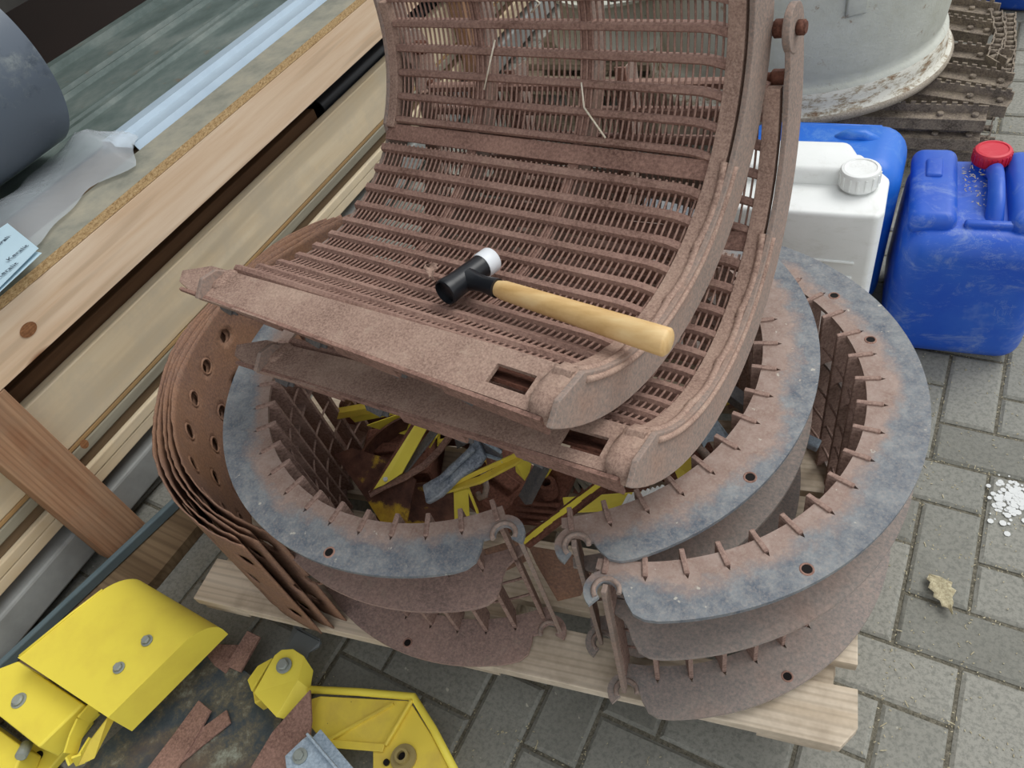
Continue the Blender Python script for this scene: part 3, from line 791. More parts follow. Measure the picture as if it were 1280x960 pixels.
# rack frame is left handed; mirror the letters back
def text_m(s, px, py, z, size):
    pw = at(px, py, z); qw = at(px + 26, py - 20, z); a_ = math.atan2(qw.y - pw.y, qw.x - pw.x)
    cu = bpy.data.curves.new('lettering', 'FONT'); cu.body = s; cu.size = size; cu.extrude = .0002; cu.materials.append(INK)
    tmp = bpy.data.objects.new('tmp', cu); link(tmp); bpy.context.view_layer.update()
    me = bpy.data.meshes.new_from_object(tmp); bpy.data.objects.remove(tmp)
    mw = Matrix.Translation(pw) @ Matrix.Rotation(a_, 4, 'Z'); me.transform(RM.inverted() @ mw); me.flip_normals()
    if not me.materials: me.materials.append(INK)
    o = bpy.data.objects.new('lettering', me); link(o); o.parent = tp
text_m('Keralit', 11, 326, .6675, .0165); text_m('Keralit', -8, 312, .6675, .0165); text_m('Keralit', -3, 349, .6665, .0165)

# ================================================================== CANISTERS
def rounded_block(bm, sx, sy, sz, r, seg=4, taper=0.0, z0=0):
    t = bmesh.new(); bmesh.ops.create_cube(t, size=1); bmesh.ops.scale(t, vec=(sx, sy, sz), verts=t.verts)
    bmesh.ops.bevel(t, geom=t.edges[:], offset=r, segments=seg, profile=.5, affect='EDGES')
    for v in t.verts:
        k = 1 - taper * (.5 - v.co.z / sz); v.co.x *= k; v.co.y *= k
        v.co.z += sz / 2 + z0
    for f in t.faces: f.smooth = True
    join(bm, t)
def plastic(name, c, d, scr, rough=.38):
    g = G(name)
    col = g.mix(g.ramp(g.noise(7, 4, .6), [(0.4, 0.0), (0.75, .7)]), c, d)
    n = g.noise(11, 9, .8, g.mapping((1, 1, 2.0)), .6)
    col = g.mix(g.ramp(n, [(0.52, 0.0), (0.75, .7)]), col, scr)
    n = g.noise(4, 9, .9, g.mapping((1, 1, 1.6), (0, .6, .4)), 2.5)
    col = g.mix(g.ramp(n, [(0.585, 0.0), (0.60, .5), (0.615, 0.0)]), col, scr)
    col = g.mix(g.ramp(g.noise(5, 5, .8), [(0.55, 0.0), (0.8, .45)]), col, scr)
    return g.done(col, rough, 0, .4)
BLUE = plastic('blue_plastic', (30, 82, 190), (52, 106, 200), (156, 174, 200))
BLUE2 = plastic('bright_blue_plastic', (30, 104, 206), (44, 120, 214), (120, 164, 214))
WHITE = plastic('white_plastic', (240, 242, 240), (226, 230, 226), (206, 206, 198))
RED = plastic('red_cap', (206, 34, 56), (190, 30, 50), (222, 96, 104))
def cap(root, x, y, z, r, h, mat, tilt=(0, 0, 1), ribs=24, name='cap'):
    bm = B(); q = Vector((0, 0, 1)).rotation_difference(Vector(tilt)).to_matrix().to_4x4(); M = Matrix.Translation((x, y, z)) @ q
    pr_ = [(r * .98, 0), (r, .003), (r, h - .004), (r * .94, h - .001), (r * .8, h), (r * .76, h - .0015), (0, h - .0015)]
    lathe(bm, pr_, M, 48)
    for k in range(ribs):
        a = 2 * PI * k / ribs; box(bm, M @ Vector((r * math.cos(a), r * math.sin(a), h * .45)), (.003, .003, h * .7), (M.to_3x3() @ Matrix.Rotation(a, 3, 'Z')))
    return obj(name, bm, mat, root, True, 40)
# right-hand canister with red cap
can = thing('blue_canister', 'dusty blue plastic canister with a red screw cap', 'canister', (-.032, .425, 0)); can.rotation_euler = (0, 0, math.radians(7))
bm = B(); rounded_block(bm, .280, .325, .310, .05, 6, .03, .002)
body = obj('body', bm, BLUE, can, True)
for v in body.data.vertices:          # shoulders: hump on the left, dip for cap and handle
    x, y, z = v.co
    v.co.x *= 1 - .09 * z / .31; v.co.y *= 1 - .05 * z / .31
    if z > .25: v.co.z += .012 * math.cos(x * 9) - .008
subs(body, 1)
bm = B(); rounded_block(bm, .085, .25, .05, .022, 5, 0, .288); bmesh.ops.translate(bm, vec=(-.082, .01, 0), verts=bm.verts); obj('shoulder', bm, BLUE, body, True)
bm = B(); rounded_block(bm, .085, .25, .05, .022, 5, 0, .286); bmesh.ops.translate(bm, vec=(.088, .01, 0), verts=bm.verts); obj('shoulder', bm, BLUE, body, True)
bm = B(); rounded_block(bm, .03, .06, .012, .005, 3, 0, .332); bmesh.ops.translate(bm, vec=(-.085, .05, 0), verts=bm.verts); obj('rib', bm, BLUE, body, True)
bm = B(); cyl(bm, (0.018, .108, .315), (0, 0, 1), .032, .03, 32); obj('neck', bm, BLUE, body, True, 40)
cap(can, .018, .108, .322, .034, .028, RED)
bm = B(); tube(bm, [(.022, -.085, .292), (.022, -.07, .312), (.022, -.045, .330), (.022, -.01, .338), (.022, .03, .338), (.022, .06, .330), (.022, .08, .312)], [.016, .014, .0125, .012, .012, .013, .015], 14, flat=1.25); obj('handle', bm, BLUE, can, True, 50)
bm = B(); rounded_block(bm, .10, .018, .03, .006, 3, 0, .292); bmesh.ops.translate(bm, vec=(.022, -.098, 0), verts=bm.verts); obj('handle_foot', bm, BLUE, can, True)
bm = B(); 
for i in range(150):
    a = random.uniform(-.055, .055); c_ = random.uniform(-.05, .10)
    if abs(a - .02) < .02: continue
    d = Vector((random.uniform(-1, 1), random.uniform(-1, 1), random.uniform(-.3, .3))).normalized() * random.uniform(.003, .008); p = Vector((a + .022, c_, .3195 + random.uniform(0, .006)))
    bar(bm, p, p + d, .0012, .0006)
STRAW = rust('straw', [(0.3, (128, 118, 94)), (0.5, (160, 148, 120)), (0.72, (186, 176, 148))], bump=.1)
deb = obj('straw_litter', bm, STRAW); deb.matrix_world = Matrix.Translation((-.032, .425, 0)) @ Matrix.Rotation(math.radians(7), 4, 'Z'); tag(deb, 'loose chaff lying around the handle of the blue canister with red cap', 'litter', None, 'stuff')
# white canister
wc = thing('white_canister', 'tall white plastic canister with a white screw cap beside the grates', 'canister', (-.338, .228, 0)); wc.rotation_euler = (0, 0, math.radians(5))
bm = B(); 
prism(bm, [(-.15, -.10), (.145, -.10), (.155, -.08), (.155, .02), (.10, .098), (-.15, .098)], 0.002, .440); o = obj('body', bm, WHITE, wc, True)
md = o.modifiers.new('bevel', 'BEVEL'); md.width = .016; md.segments = 4; md.limit_method = 'ANGLE'; md.angle_limit = .5
bm = B(); prism(bm, [(-.148, -.012), (.098, -.012), (.12, .0), (.078, .094), (-.148, .094)], .41, .472); o = obj('hump', bm, WHITE, wc, True)
md = o.modifiers.new('bevel', 'BEVEL'); md.width = .018; md.segments = 4; md.limit_method = 'ANGLE'; md.angle_limit = .5
for z in (.12, .30, .335): 
    bm = B(); box(bm, (0, -.1005, z), (.24, .006, .006), bev=.002); obj('rib', bm, WHITE, wc, True)
bm = B(); cyl(bm, (.104, -.012, .442), (0, 0, 1), .028, .03, 32); obj('neck', bm, WHITE, wc, True, 40)
cap(wc, .104, -.012, .446, .034, .034, WHITE, ribs=16)
# blue canister behind it
bc = thing('blue_canister', 'bright blue plastic canister standing behind the white one', 'canister', (-.345, .455, 0)); bc.rotation_euler = (0, 0, math.radians(3))
bm = B(); rounded_block(bm, .34, .22, .385, .06, 6, .04, .002); b_ = obj('body', bm, BLUE2, bc, True)
bm = B(); rounded_block(bm, .05, .05, .02, .008, 3, 0, .365); bmesh.ops.translate(bm, vec=(.09, .05, 0), verts=bm.verts); obj('boss', bm, BLUE2, bc, True)
bm = B(); tube(bm, [(.02, .02, .368), (.05, .02, .39), (.08, .02, .39), (.12, .02, .368)], .013, 14); obj('handle', bm, BLUE2, bc, True)
bm = B(); tube(bm, [(-.09, .084, .372), (.11, .084, .372)], .006, 10); obj('rib', bm, BLUE2, bc, True)

# ================================================================== WHEEL RIM
g = G('cream_wheel_paint')
c = g.ramp(g.noise(4, 6, .7), [(0.3, (172, 170, 152)), (0.5, (188, 190, 178)), (0.7, (200, 202, 192))])
c = g.mix(g.ramp(g.noise(22, 6, .8), [(0.60, 0.0), (0.68, .8)]), c, (140, 118, 92)); g.bump(g.noise(12, 5, .8), .6, .006)
RIMM = g.done(c, .6, 0, .4)
g = G('rim_edge'); c = g.ramp(g.noise(16, 6, .8, g.mapping((1, 1, 3))), [(0.36, (126, 96, 70)), (0.45, (170, 160, 140)), (0.52, (214, 212, 200))]); RIME = g.done(c, .7)
RIMB = rust('rim_flange', [(0.3, (118, 108, 96)), (0.5, (142, 132, 118)), (0.72, (158, 150, 136))])
wr = thing('wheel_rim', 'large cream wheel rim lying on its side, rust showing at its lower edge', 'wheel rim', (-.575, 1.215, .20))
bm = B()
pr_ = [(.37, .010), (.400, .0), (.414, .004), (.418, .016), (.412, .024), (.402, .028), (.399, .05), (.394, .078), (.386, .086), (.380, .092), (.383, .11), (.388, .16), (.386, .26), (.380, .36), (.385, .46), (.40, .50), (.41, .52), (.395, .52), (.375, .50), (.37, .46), (.372, .26), (.372, .12), (.37, .010)]
lathe(bm, pr_, None, 96); bmesh.ops.recalc_face_normals(bm, faces=bm.faces)
o = obj('barrel', bm, [RIMM, RIME, RIMB], wr, True)
for p in o.data.polygons:
    if p.center.z < .082: p.material_index = 1
    if p.center.z < .026: p.material_index = 2
bm = B(); lathe(bm, [(.0, .24), (.12, .24), (.20, .20), (.335, .22), (.335, .23), (.20, .21), (.12, .25), (0, .25)], None, 64); obj('disc', bm, RIMM, wr, True)
for a in (-58, -30):
    bm = B(); a_ = math.radians(a); box(bm, (.388 * math.cos(a_), .388 * math.sin(a_), .30), (.012, .05, .085), Matrix.Rotation(a_, 3, 'Z'), bev=.005); obj('lug', bm, RIMM, wr, True)
for k, (x0, y0, x1, y1) in enumerate(((-1.35, .12, -.50, .20), (-1.35, .30, -.52, .37), (-1.38, .50, -.54, .54), (-1.38, .70, -.62, .74))):
    bm = B(); bar(bm, (x0, y0, .016), (x1, y1, .016), .15, .03, bev=.002)
    tag(rebase(obj('dark_plank', bm, PLANKX)), ['dark plank on the ground right behind the ring concaves', 'second dark plank behind the ring concaves', 'third dark plank behind the ring concaves', 'dark plank on the ground nearest to the pallet seen through the wires'][k], 'plank')  # planks added to darken what shows through the grates
# pallet behind the grates, a second rim on it, and a squared timber below the big rim
bm = B(); bar(bm, (-.95, 1.10, .10), (-.48, 1.14, .10), .10, .19, bev=.003); tag(rebase(obj('timber', bm, PALW)), 'squared timber carrying the big wheel rim, in its shadow', 'timber')
bm = B(); bar(bm, (-.88, 1.46, .10), (-.48, 1.50, .10), .10, .19, bev=.003); tag(rebase(obj('timber', bm, PALW)), 'rear squared timber hidden under the middle of the big wheel rim', 'timber')
GREYW = wood('grey_pallet_wood', (176, 166, 146), (140, 126, 106), 0, 12, dirt=(112, 98, 82))
p2 = thing('wooden_pallet', 'greyish pallet seen through the wires of the upper grate', 'pallet', (-1.50, 1.02, 0)); p2.rotation_euler = (0, 0, math.radians(3))
for y0 in (0, .17, .34, .51, .68):
    bm = B(); box(bm, (.29, y0 + .05, .139), (.56, .09, .022), bev=.002); obj('deck_board', bm, GREYW, p2)
for x in (.05, .29, .53):
    bm = B(); box(bm, (x, .39, .117), (.09, .77, .021)); obj('cross_board', bm, GREYW, p2)
    for y in (.05, .39, .73):
        bm = B(); box(bm, (x, y, .065), (.09, .09, .082)); obj('block', bm, GREYW, p2)
for y in (.05, .39, .73):
    bm = B(); box(bm, (.29, y, .012), (.56, .09, .022)); obj('bottom_board', bm, GREYW, p2)
r2 = thing('small_wheel_rim', 'smaller dull cream rim on the pallet seen through the grate wires', 'wheel rim', (-1.22, 1.48, .1505))
bm = B(); lathe(bm, [(.19, .0), (.25, .0), (.262, .008), (.262, .02), (.24, .03), (.225, .06), (.222, .14), (.24, .17), (.262, .18), (.262, .19), (.245, .19), (.21, .15), (.21, .05), (.19, .0)], None, 64); bmesh.ops.recalc_face_normals(bm, faces=bm.faces)
obj('barrel', bm, RIMM, r2, True, 50)
bm = B(); lathe(bm, [(.05, .10), (.12, .10), (.20, .07), (.211, .07), (.211, .078), (.20, .08), (.12, .11), (.05, .11), (.05, .10)], None, 48); obj('disc', bm, RIMM, r2, True)

# ================================================================== FEEDER CHAIN
CH = rust('dirty_chain', [(0.3, (58, 50, 46)), (0.5, (104, 94, 86)), (0.72, (142, 130, 114))], scale=22, dust=(176, 166, 142))
ch = thing('feeder_chain', 'folded chain conveyor with toothed cross slats behind the canisters', 'chain conveyor', (-.1, 1.2, 0))
def L_(p): return Vector(p) - Vector((-.1, 1.2, 0))
slats = [((1085, 178), (1250, 190), .05), ((1080, 166), (1225, 172), .10), ((1085, 142), (1233, 147), .15), ((1140, 112), (1262, 130), .17), ((1150, 88), (1262, 106), .17),
         ((1180, 66), (1262, 76), .15), ((1185, 33), (1240, 42), .15), ((1180, 8), (1245, 17), .15)]
for (a_, b_, z) in slats:
    p, q_ = at(*a_, z), at(*b_, z); p = p - (q_ - p).normalized() * .10; d = (q_ - p); bm = B()
    M3 = axes(d); mid = (p + q_) / 2
    box(bm, L_(mid), (d.length, .042, .006), M3, .001); box(bm, L_(mid + M3 @ Vector((0, -.018, -.014))), (d.length, .006, .028), M3, .001)
    box(bm, L_(mid + M3 @ Vector((0, .018, .012))), (d.length, .006, .022), M3, .001)
    n_ = int(d.length / .024)
    for k in range(n_): box(bm, L_(p + d.normalized() * (.012 + k * .024) + M3 @ Vector((0, .018, .026))), (.012, .005, .008), M3)
    o = obj('cross_slat', bm, CH, ch)
    for t in (.72, .93):
        b2 = B(); cyl(b2, L_(p + d * t + M3 @ Vector((0, 0, .006))), (0, 0, 1), .009, .01, 6, bev=.001); obj('bolt', b2, CH, o)
def chain_run(pts):
    pts = [L_(at(*p)) for p in pts]
    for i in range(len(pts) - 1):
        p, q_ = pts[i], pts[i + 1]; d = (q_ - p); nn = max(1, int(round(d.length / .032)))
        for k in range(nn):
            a_ = p + d * (k / nn); b_ = p + d * ((k + 1) / nn); sd_ = d.cross(Vector((0, 0, 1))).normalized(); wdt = .011 if k % 2 else .014
            bm = B()
            for sgn in (-1, 1): bar(bm, a_ + sd_ * wdt * sgn - d.normalized() * .006, b_ + sd_ * wdt * sgn + d.normalized() * .006, .003, .018)
            cyl(bm, a_, sd_, .0075, .03, 12)
            obj('chain_link', bm, CH, ch)
chain_run([(1245, 18, .165), (1250, 45, .165), (1240, 72, .17), (1250, 78, .17)])
chain_run([(1240, 132, .12), (1232, 160, .08), (1225, 185, .05)]); chain_run([(1215, 150, .12), (1210, 178, .06), (1170, 180, .05)]); chain_run([(1262, 20, .12), (1262, 60, .12), (1258, 95, .14)])
# blue tub far behind, top right
bt = thing('blue_tub', 'blue plastic tub at the top right behind the chain conveyor', 'tub', (.0, 2.16, 0))
bm = B(); lathe(bm, [(.0, .004), (.19, .004), (.205, .02), (.235, .30), (.250, .305), (.250, .315), (.228, .315), (.20, .02), (0, .02)], None, 64); obj('body', bm, BLUE, bt, True, 50)
bm = B(); lathe(bm, [(.236, .25), (.244, .252), (.244, .262), (.237, .264)], None, 64); obj('rib', bm, BLUE, bt, True)

# ================================================================== YELLOW MACHINE PARTS, LOWER LEFT
cov = thing('yellow_cover', 'big yellow sheet metal cover with two bolts, lower left', 'machine cover', at(120, 820, 0))
cl = cov.location.copy()
def PZ(u, v, z): return at(u, v, z) - cl
zt = .175; th = .05
bm = B()
A_, B_, C_, D_ = PZ(22, 822, zt), PZ(160, 712, zt), PZ(262, 772, zt), PZ(135, 897, zt)
# top surface rounds over at the far (upper right) edge
t = bmesh.new()
def lerp(a, b, k): return a + (b - a) * k
sec = [(0, 0)] + [(.2 * k, 0) for k in range(1, 4)] + [(.72 + .28 * math.sin(a_ * PI / 20), -.05 * (1 - math.cos(a_ * PI / 20))) for a_ in range(0, 11)] + [(1.0, -.07), (0, -.07)]
R1_ = [t.verts.new(lerp(A_, B_, k) + Vector((0, 0, dz))) for k, dz in sec]; R2_ = [t.verts.new(lerp(D_, C_, k) + Vector((0, 0, dz))) for k, dz in sec]
for k in range(len(sec)):
    f = t.faces.new((R1_[k], R2_[k], R2_[(k + 1) % len(sec)], R1_[(k + 1) % len(sec)])); f.smooth = True
t.faces.new(R1_[::-1]); t.faces.new(R2_)
bmesh.ops.recalc_face_normals(t, faces=t.faces); join(bm, t)
sh = obj('shell', bm, YEL, cov, True, 30)
bm = B(); slab(bm, [PZ(134, 899, .165), PZ(150, 886, .15), PZ(118, 948, .115), PZ(98, 957, .115), PZ(112, 928, .14)], .003); obj('side_flange', bm, YELD, cov)
for (u, v) in ((184, 801), (149, 835)):
    bm = B(); p = PZ(u, v, zt + .001); cyl(bm, p + Vector((0, 0, .001)), (0, 0, 1), .0105, .002, 24); cyl(bm, p + Vector((0, 0, .005)), (0, 0, 1), .0075, .007, 6, bev=.0008); obj('bolt', bm, BOLT, cov)
bm = B(); tube(bm, [PZ(24, 820, zt + .001), PZ(90, 766, zt + .001), PZ(128, 737, zt + .0005)], .0022, 6); obj('seam', bm, YEL, cov, True)
bm = B(); box(bm, Vector((.03, .02, .053)), (.08, .08, .102), bev=.004); obj('support', bm, STEELD, cov)
# second box in front-left of it
c2 = thing('yellow_bracket_box', 'yellow folded box with one bolt at the left edge below the big cover', 'machine part', at(60, 880, 0)); cl = c2.location.copy()
bm = B(); zt = .125; slab(bm, [PZ(-40, 850, zt), PZ(22, 826, zt), PZ(104, 880, zt), PZ(48, 934, zt), PZ(-20, 880, zt)], .055); bevel(obj('box', bm, YEL, c2), .003)
bm = B(); p = PZ(24, 876, zt); cyl(bm, p + Vector((0, 0, .001)), (0, 0, 1), .014, .002, 24); cyl(bm, p + Vector((0, 0, .005)), (0, 0, 1), .010, .008, 24, bev=.002); obj('bolt', bm, BOLT, c2)
bm = B(); slab(bm, [PZ(-60, 870, .07), PZ(30, 935, .07), PZ(10, 985, .07), PZ(-60, 960, .07)], .05); bevel(obj('lower_box', bm, YEL, c2), .003)
c3 = thing('yellow_lever', 'yellow arm with a bolt hole and a curved strap under the big cover', 'machine part', at(70, 930, 0)); cl = c3.location.copy()
bm = B(); slab(bm, [PZ(-10, 990, .019), PZ(40, 930, .019), PZ(95, 880, .019), PZ(112, 900, .019), PZ(85, 935, .019), PZ(40, 985, .019)], .017); bevel(obj('arm', bm, YEL, c3), .003)
bm = B(); p = PZ(48, 945, .0195); cyl(bm, p, (0, 0, 1), .009, .002, 20); obj('hole', bm, HOLE, c3)
bm = B(); p = PZ(30, 938, .068); cyl(bm, p, (.5, -.5, .3), .010, .03, 20, bev=.002); obj('bolt', bm, BOLT, c3)
bm = B(); P_ = [PZ(118, 884, .11), PZ(104, 900, .11), PZ(94, 922, .105), PZ(88, 942, .10), PZ(92, 952, .09), PZ(104, 948, .085), PZ(118, 925, .085)]
for i in range(len(P_) - 1): bar(bm, P_[i], P_[i + 1], .004, .03)
obj('strap', bm, YEL, c3)
# soiled steel plate
def plate_thing(name, label, cat, pts, th, mat, group=None):
    bm = B(); slab(bm, [at(*p) for p in pts], th); o = rebase(obj(name, bm, mat)); bevel(o, .001); return tag(o, label, cat, group)
g = G('soiled_steel'); n = g.noise(14, 8, .8); c = g.ramp(n, [(0.3, (48, 58, 68)), (0.46, (72, 80, 84)), (0.54, (104, 98, 84)), (0.66, (152, 156, 142))])
c = g.mix(g.ramp(g.noise(5, 4, .6), [(0.5, 0.0), (0.65, .7)]), c, (106, 84, 68)); SOIL = g.done(c, .6, 0, .4)
plate_thing('steel_plate', 'flat blackened steel plate with dirt patches among the yellow parts', 'plate', [(232, 838, .045), (262, 806, .045), (352, 872, .045), (352, 900, .045), (300, 985, .045), (80, 985, .045), (130, 930, .045)], .006, SOIL)
bm = B(); box(bm, at(230, 900, .02), (.2, .12, .038), Matrix.Rotation(.6, 3, 'Z'), bev=.004); tag(rebase(obj('steel_block', bm, STEELD)), 'low dark block hidden beneath the blackened steel plate', 'block')
plate_thing('rusty_flat_bar', 'rust-brown tapered flat bar lying on the left of the blackened plate', 'blade', [(248, 875, .060), (263, 888, .060), (240, 930, .056), (205, 985, .052), (165, 985, .052), (218, 916, .056)], .006, RUST, 'rusty blades on the blackened plate')
plate_thing('rusty_flat_bar', 'rust-brown flat bar crossing under the tapered one on the plate', 'blade', [(283, 887, .054), (288, 903, .054), (215, 962, .052), (170, 985, .052), (205, 945, .052)], .005, RUST, 'rusty blades on the blackened plate')
plate_thing('rusty_flat_bar', 'small rust-brown flat bar above the blackened plate near the yellow bracket', 'blade', [(309, 788, .06), (325, 796, .06), (300, 840, .055), (282, 832, .055)], .006, RUST, 'rusty blades on the blackened plate')
plate_thing('rusty_flat_bar', 'triangular rust-brown sheet poking out beside the big yellow cover', 'blade', [(246, 804, .05), (302, 806, .05), (282, 842, .047), (268, 832, .047)], .004, RUST, 'rusty blades on the blackened plate')
plate_thing('pointed_steel_strip', 'long pointed rust-brown blade between plate and yellow bracket', 'blade', [(387, 862, .12), (389, 900, .11), (385, 935, .10), (360, 985, .09), (298, 985, .09), (340, 915, .10)], .006, RUST)
# galvanised bracket
gb = thing('galvanised_bracket', 'blue-grey galvanised angle bracket with one bolt at the bottom edge', 'bracket', at(390, 960, 0)); cl = gb.location.copy()
bm = B(); slab(bm, [PZ(378, 924, .13), PZ(386, 918, .13), PZ(440, 985, .13), PZ(360, 985, .13), PZ(356, 945, .13)], .004); bevel(obj('flat', bm, GALV, gb), .001)
bm = B(); bar(bm, PZ(386, 919, .134), PZ(446, 990, .134), .004, .02); bar(bm, PZ(395, 918, .124), PZ(455, 990, .124), .02, .004); bevel(obj('fold', bm, GALV, gb), .001)
bm = B(); p = PZ(375, 945, .133); cyl(bm, p, (0, 0, 1), .012, .003, 24); cyl(bm, p + Vector((0, 0, .004)), (0, 0, 1), .0075, .008, 6); obj('bolt', bm, BOLT, gb)
bm = B(); box(bm, PZ(395, 975, .06), (.05, .05, .118)); obj('stand', bm, STEELD, gb)
# yellow hinge piece with bolt
yh = thing('yellow_fitting', 'yellow folded hinge bracket with a zinc bolt and grey tongue', 'bracket', at(350, 860, 0)); cl = yh.location.copy()
bm = B(); slab(bm, [PZ(343, 819, .11), PZ(352, 812, .11), PZ(366, 811, .11), PZ(380, 820, .105), PZ(372, 850, .105), PZ(345, 896, .10), PZ(317, 866, .10)], .004)
slab(bm, [PZ(380, 820, .106), PZ(392, 838, .085), PZ(388, 862, .085), PZ(360, 900, .085), PZ(345, 896, .101), PZ(372, 850, .106)], .004)
slab(bm, [PZ(340, 822, .10), PZ(322, 832, .09), PZ(309, 850, .09), PZ(314, 864, .095)], .004); bevel(obj('bracket', bm, YEL, yh), .0012)
bm = B(); p = PZ(355, 832, .112); cyl(bm, p, (0, 0, 1), .014, .003, 28); cyl(bm, p + Vector((0, 0, .005)), (0, 0, 1), .010, .009, 6, bev=.001); obj('bolt', bm, BOLT, yh)
bm = B(); slab(bm, [PZ(367, 783, .075), PZ(372, 788, .08), PZ(400, 802, .08), PZ(399, 808, .078), PZ(386, 815, .08), PZ(382, 830, .08), PZ(352, 822, .08)], .004)
slab(bm, [PZ(367, 783, .076), PZ(398, 799, .082), PZ(401, 806, .07), PZ(368, 788, .068)], .003); obj('tongue', bm, paint('grey_primer', (108, 112, 112), (90, 94, 94)), yh)
bm = B(); box(bm, PZ(350, 862, .04), (.07, .05, .078), Matrix.Rotation(.9, 3, 'Z'), bev=.003); obj('foot', bm, YELD, yh)
# big yellow arm
ya = thing('yellow_bracket', 'large dirty yellow sheet arm with a flanged bush at the bottom centre', 'bracket', at(460, 920, 0)); cl = ya.location.copy()
za = .09
bm = B(); slab(bm, [PZ(388, 874, za - .006), PZ(400, 870, za), PZ(512, 876, za), PZ(540, 920, za), PZ(575, 985, za), PZ(466, 985, za - .004), PZ(466, 938, za - .004), PZ(478, 936, za - .004), PZ(405, 930, za - .012), PZ(386, 905, za - .01)], .005)
bevel(obj('sheet', bm, YELD, ya), .0015)
bm = B(); tube(bm, [PZ(388, 862, za), PZ(450, 865, za + .003), PZ(517, 871, za + .003), PZ(542, 912, za + .003), PZ(580, 985, za + .003)], .0065, 10); obj('rolled_edge', bm, YEL, ya, True)
bm = B(); bar(bm, PZ(405, 929, za - .004), PZ(480, 935, za + .002), .012, .004, bev=.001); bar(bm, PZ(405, 929, za - .003), PZ(492, 880, za + .003), .004, .006); bar(bm, PZ(482, 932, za + .002), PZ(515, 875, za + .006), .006, .008, bev=.002); obj('crease', bm, YELD, ya)
bm = B(); p = PZ(505, 948, za); cyl(bm, p + Vector((0, 0, .002)), (0, 0, 1), .021, .006, 32, bev=.001); lathe(bm, [(.011, 0), (.011, .016), (.007, .016), (.007, .004), (0, .004)], Matrix.Translation(p), 28); obj('bush', bm, paint('grimy_boss', (150, 134, 84), (110, 96, 70)), ya, True, 40)
bm = B(); cyl(bm, PZ(483, 953, za + .0005), (0, 0, 1), .005, .004, 16); cyl(bm, p + Vector((0, 0, .006)), (0, 0, 1), .0068, .004, 16); obj('hole', bm, HOLE, ya)
bm = B(); box(bm, PZ(520, 960, .042), (.04, .10, .082)); box(bm, PZ(430, 905, .038), (.08, .03, .074)); obj('web', bm, YELD, ya)

# ================================================================== SCRAP INSIDE THE RINGS
def beam_thing(name, label, cat, p, q_, wd, thk, mat, up=(0, 0, 1), group=None, extra=None, bev=.001):
    P1, P2 = at(*p), at(*q_); bm = B(); bar(bm, P1, P2, wd, thk, Vector(up))
    o = rebase(obj(name, bm, mat)); bevel(o, bev); return tag(o, label, cat, group)
GS = 'scrap pieces heaped inside the ring concaves'
plate_thing('yellow_plate', 'stepped bright yellow plate just under the lower grate at the left', 'plate', [(362, 459, .36), (405, 462, .36), (452, 478, .36), (450, 486, .352), (413, 487, .352), (411, 473, .352), (366, 473, .352)], .004, YEL, GS)
beam_thing('yellow_tube', 'yellow round-edged bar with a shiny top, left inside the rings', 'bar', (416, 518, .28), (510, 502, .36), .016, .016, YELD, group=GS)
beam_thing('yellow_strip', 'flat yellow strip hanging below the round-edged yellow bar', 'strip', (440, 521, .27), (520, 505, .34), .010, .024, YEL, group=GS)
plate_thing('yellow_plate', 'yellow triangular sheet behind the long yellow flat, in shadow', 'plate', [(458, 532, .25), (515, 512, .27), (520, 538, .22), (512, 545, .22), (470, 536, .24)], .003, YEL, GS)
# long yellow flat with rusty edge
yl = thing('yellow_flat_bar', 'long bright yellow flat bar slanting up to the lower grate', 'bar', (at(470, 608, .30).x, at(470, 608, .30).y, .25), GS); cl = yl.location.copy()
bm = B(); slab(bm, [PZ(464, 613, .31), PZ(530, 510, .40), PZ(546, 513, .40), PZ(502, 592, .33), PZ(480, 606, .315)], .003); bevel(obj('flat', bm, YEL, yl), .0008)
bm = B(); slab(bm, [PZ(461, 616, .305), PZ(464, 613, .312), PZ(531, 509, .402), PZ(527, 509, .402)], .003); obj('edge', bm, RUSTD, yl)
bm = B(); cyl(bm, PZ(482, 599, .322), (0, 0, 1), .004, .004, 16); obj('rivet', bm, WHITEP, yl)
beam_thing('dark_strip', 'black flat strip right beside the long yellow bar', 'strip', (505, 588, .31), (562, 515, .40), .018, .004, STEELD, group=GS)
# curved rusty double strip
bm = B(); pts = [(462, 618, .30), (480, 608, .305), (505, 597, .31), (530, 582, .315), (550, 562, .32), (566, 540, .33), (574, 515, .34)]
P_ = [at(*p) for p in pts]
for i in range(len(P_) - 1): bar(bm, P_[i], P_[i + 1], .012, .004)
tag(rebase(obj('curved_strip', bm, RUST)), 'curved rusty double strip in front of the long yellow bar', 'strip', GS)
# curved drum piece, rust with yellow paint remains
bm = B(); cdr = at(505, 640, .17); 
lathe(bm, [(.120, 0), (.125, .002), (.125, .11), (.120, .11)], Matrix.Translation((cdr.x + .03, cdr.y + .06, .155)), 40, math.radians(20), math.radians(200)); bmesh.ops.recalc_face_normals(bm, faces=bm.faces)
tag(rebase(obj('curved_shield', bm, YELR, None, True, 40)), 'curved rusty shield with worn yellow paint deep inside the left ring', 'shield', GS)
bm = B(); slab(bm, [at(418, 568, .30), at(440, 560, .31), at(490, 575, .31), at(520, 600, .30), at(500, 690, .24), at(455, 620, .28)], .003); o = rebase(obj('curved_shield', bm, YELR)); tag(o, 'dull yellow and rust-brown sheet under the long yellow bar', 'shield', GS)
plate_thing('yellow_patch_plate', 'rusty plate with a yellow vertical paint patch at the front of the left ring', 'plate', [(470, 618, .24), (515, 605, .26), (578, 600, .25), (570, 660, .17), (470, 665, .17)], .003, YELR, GS)
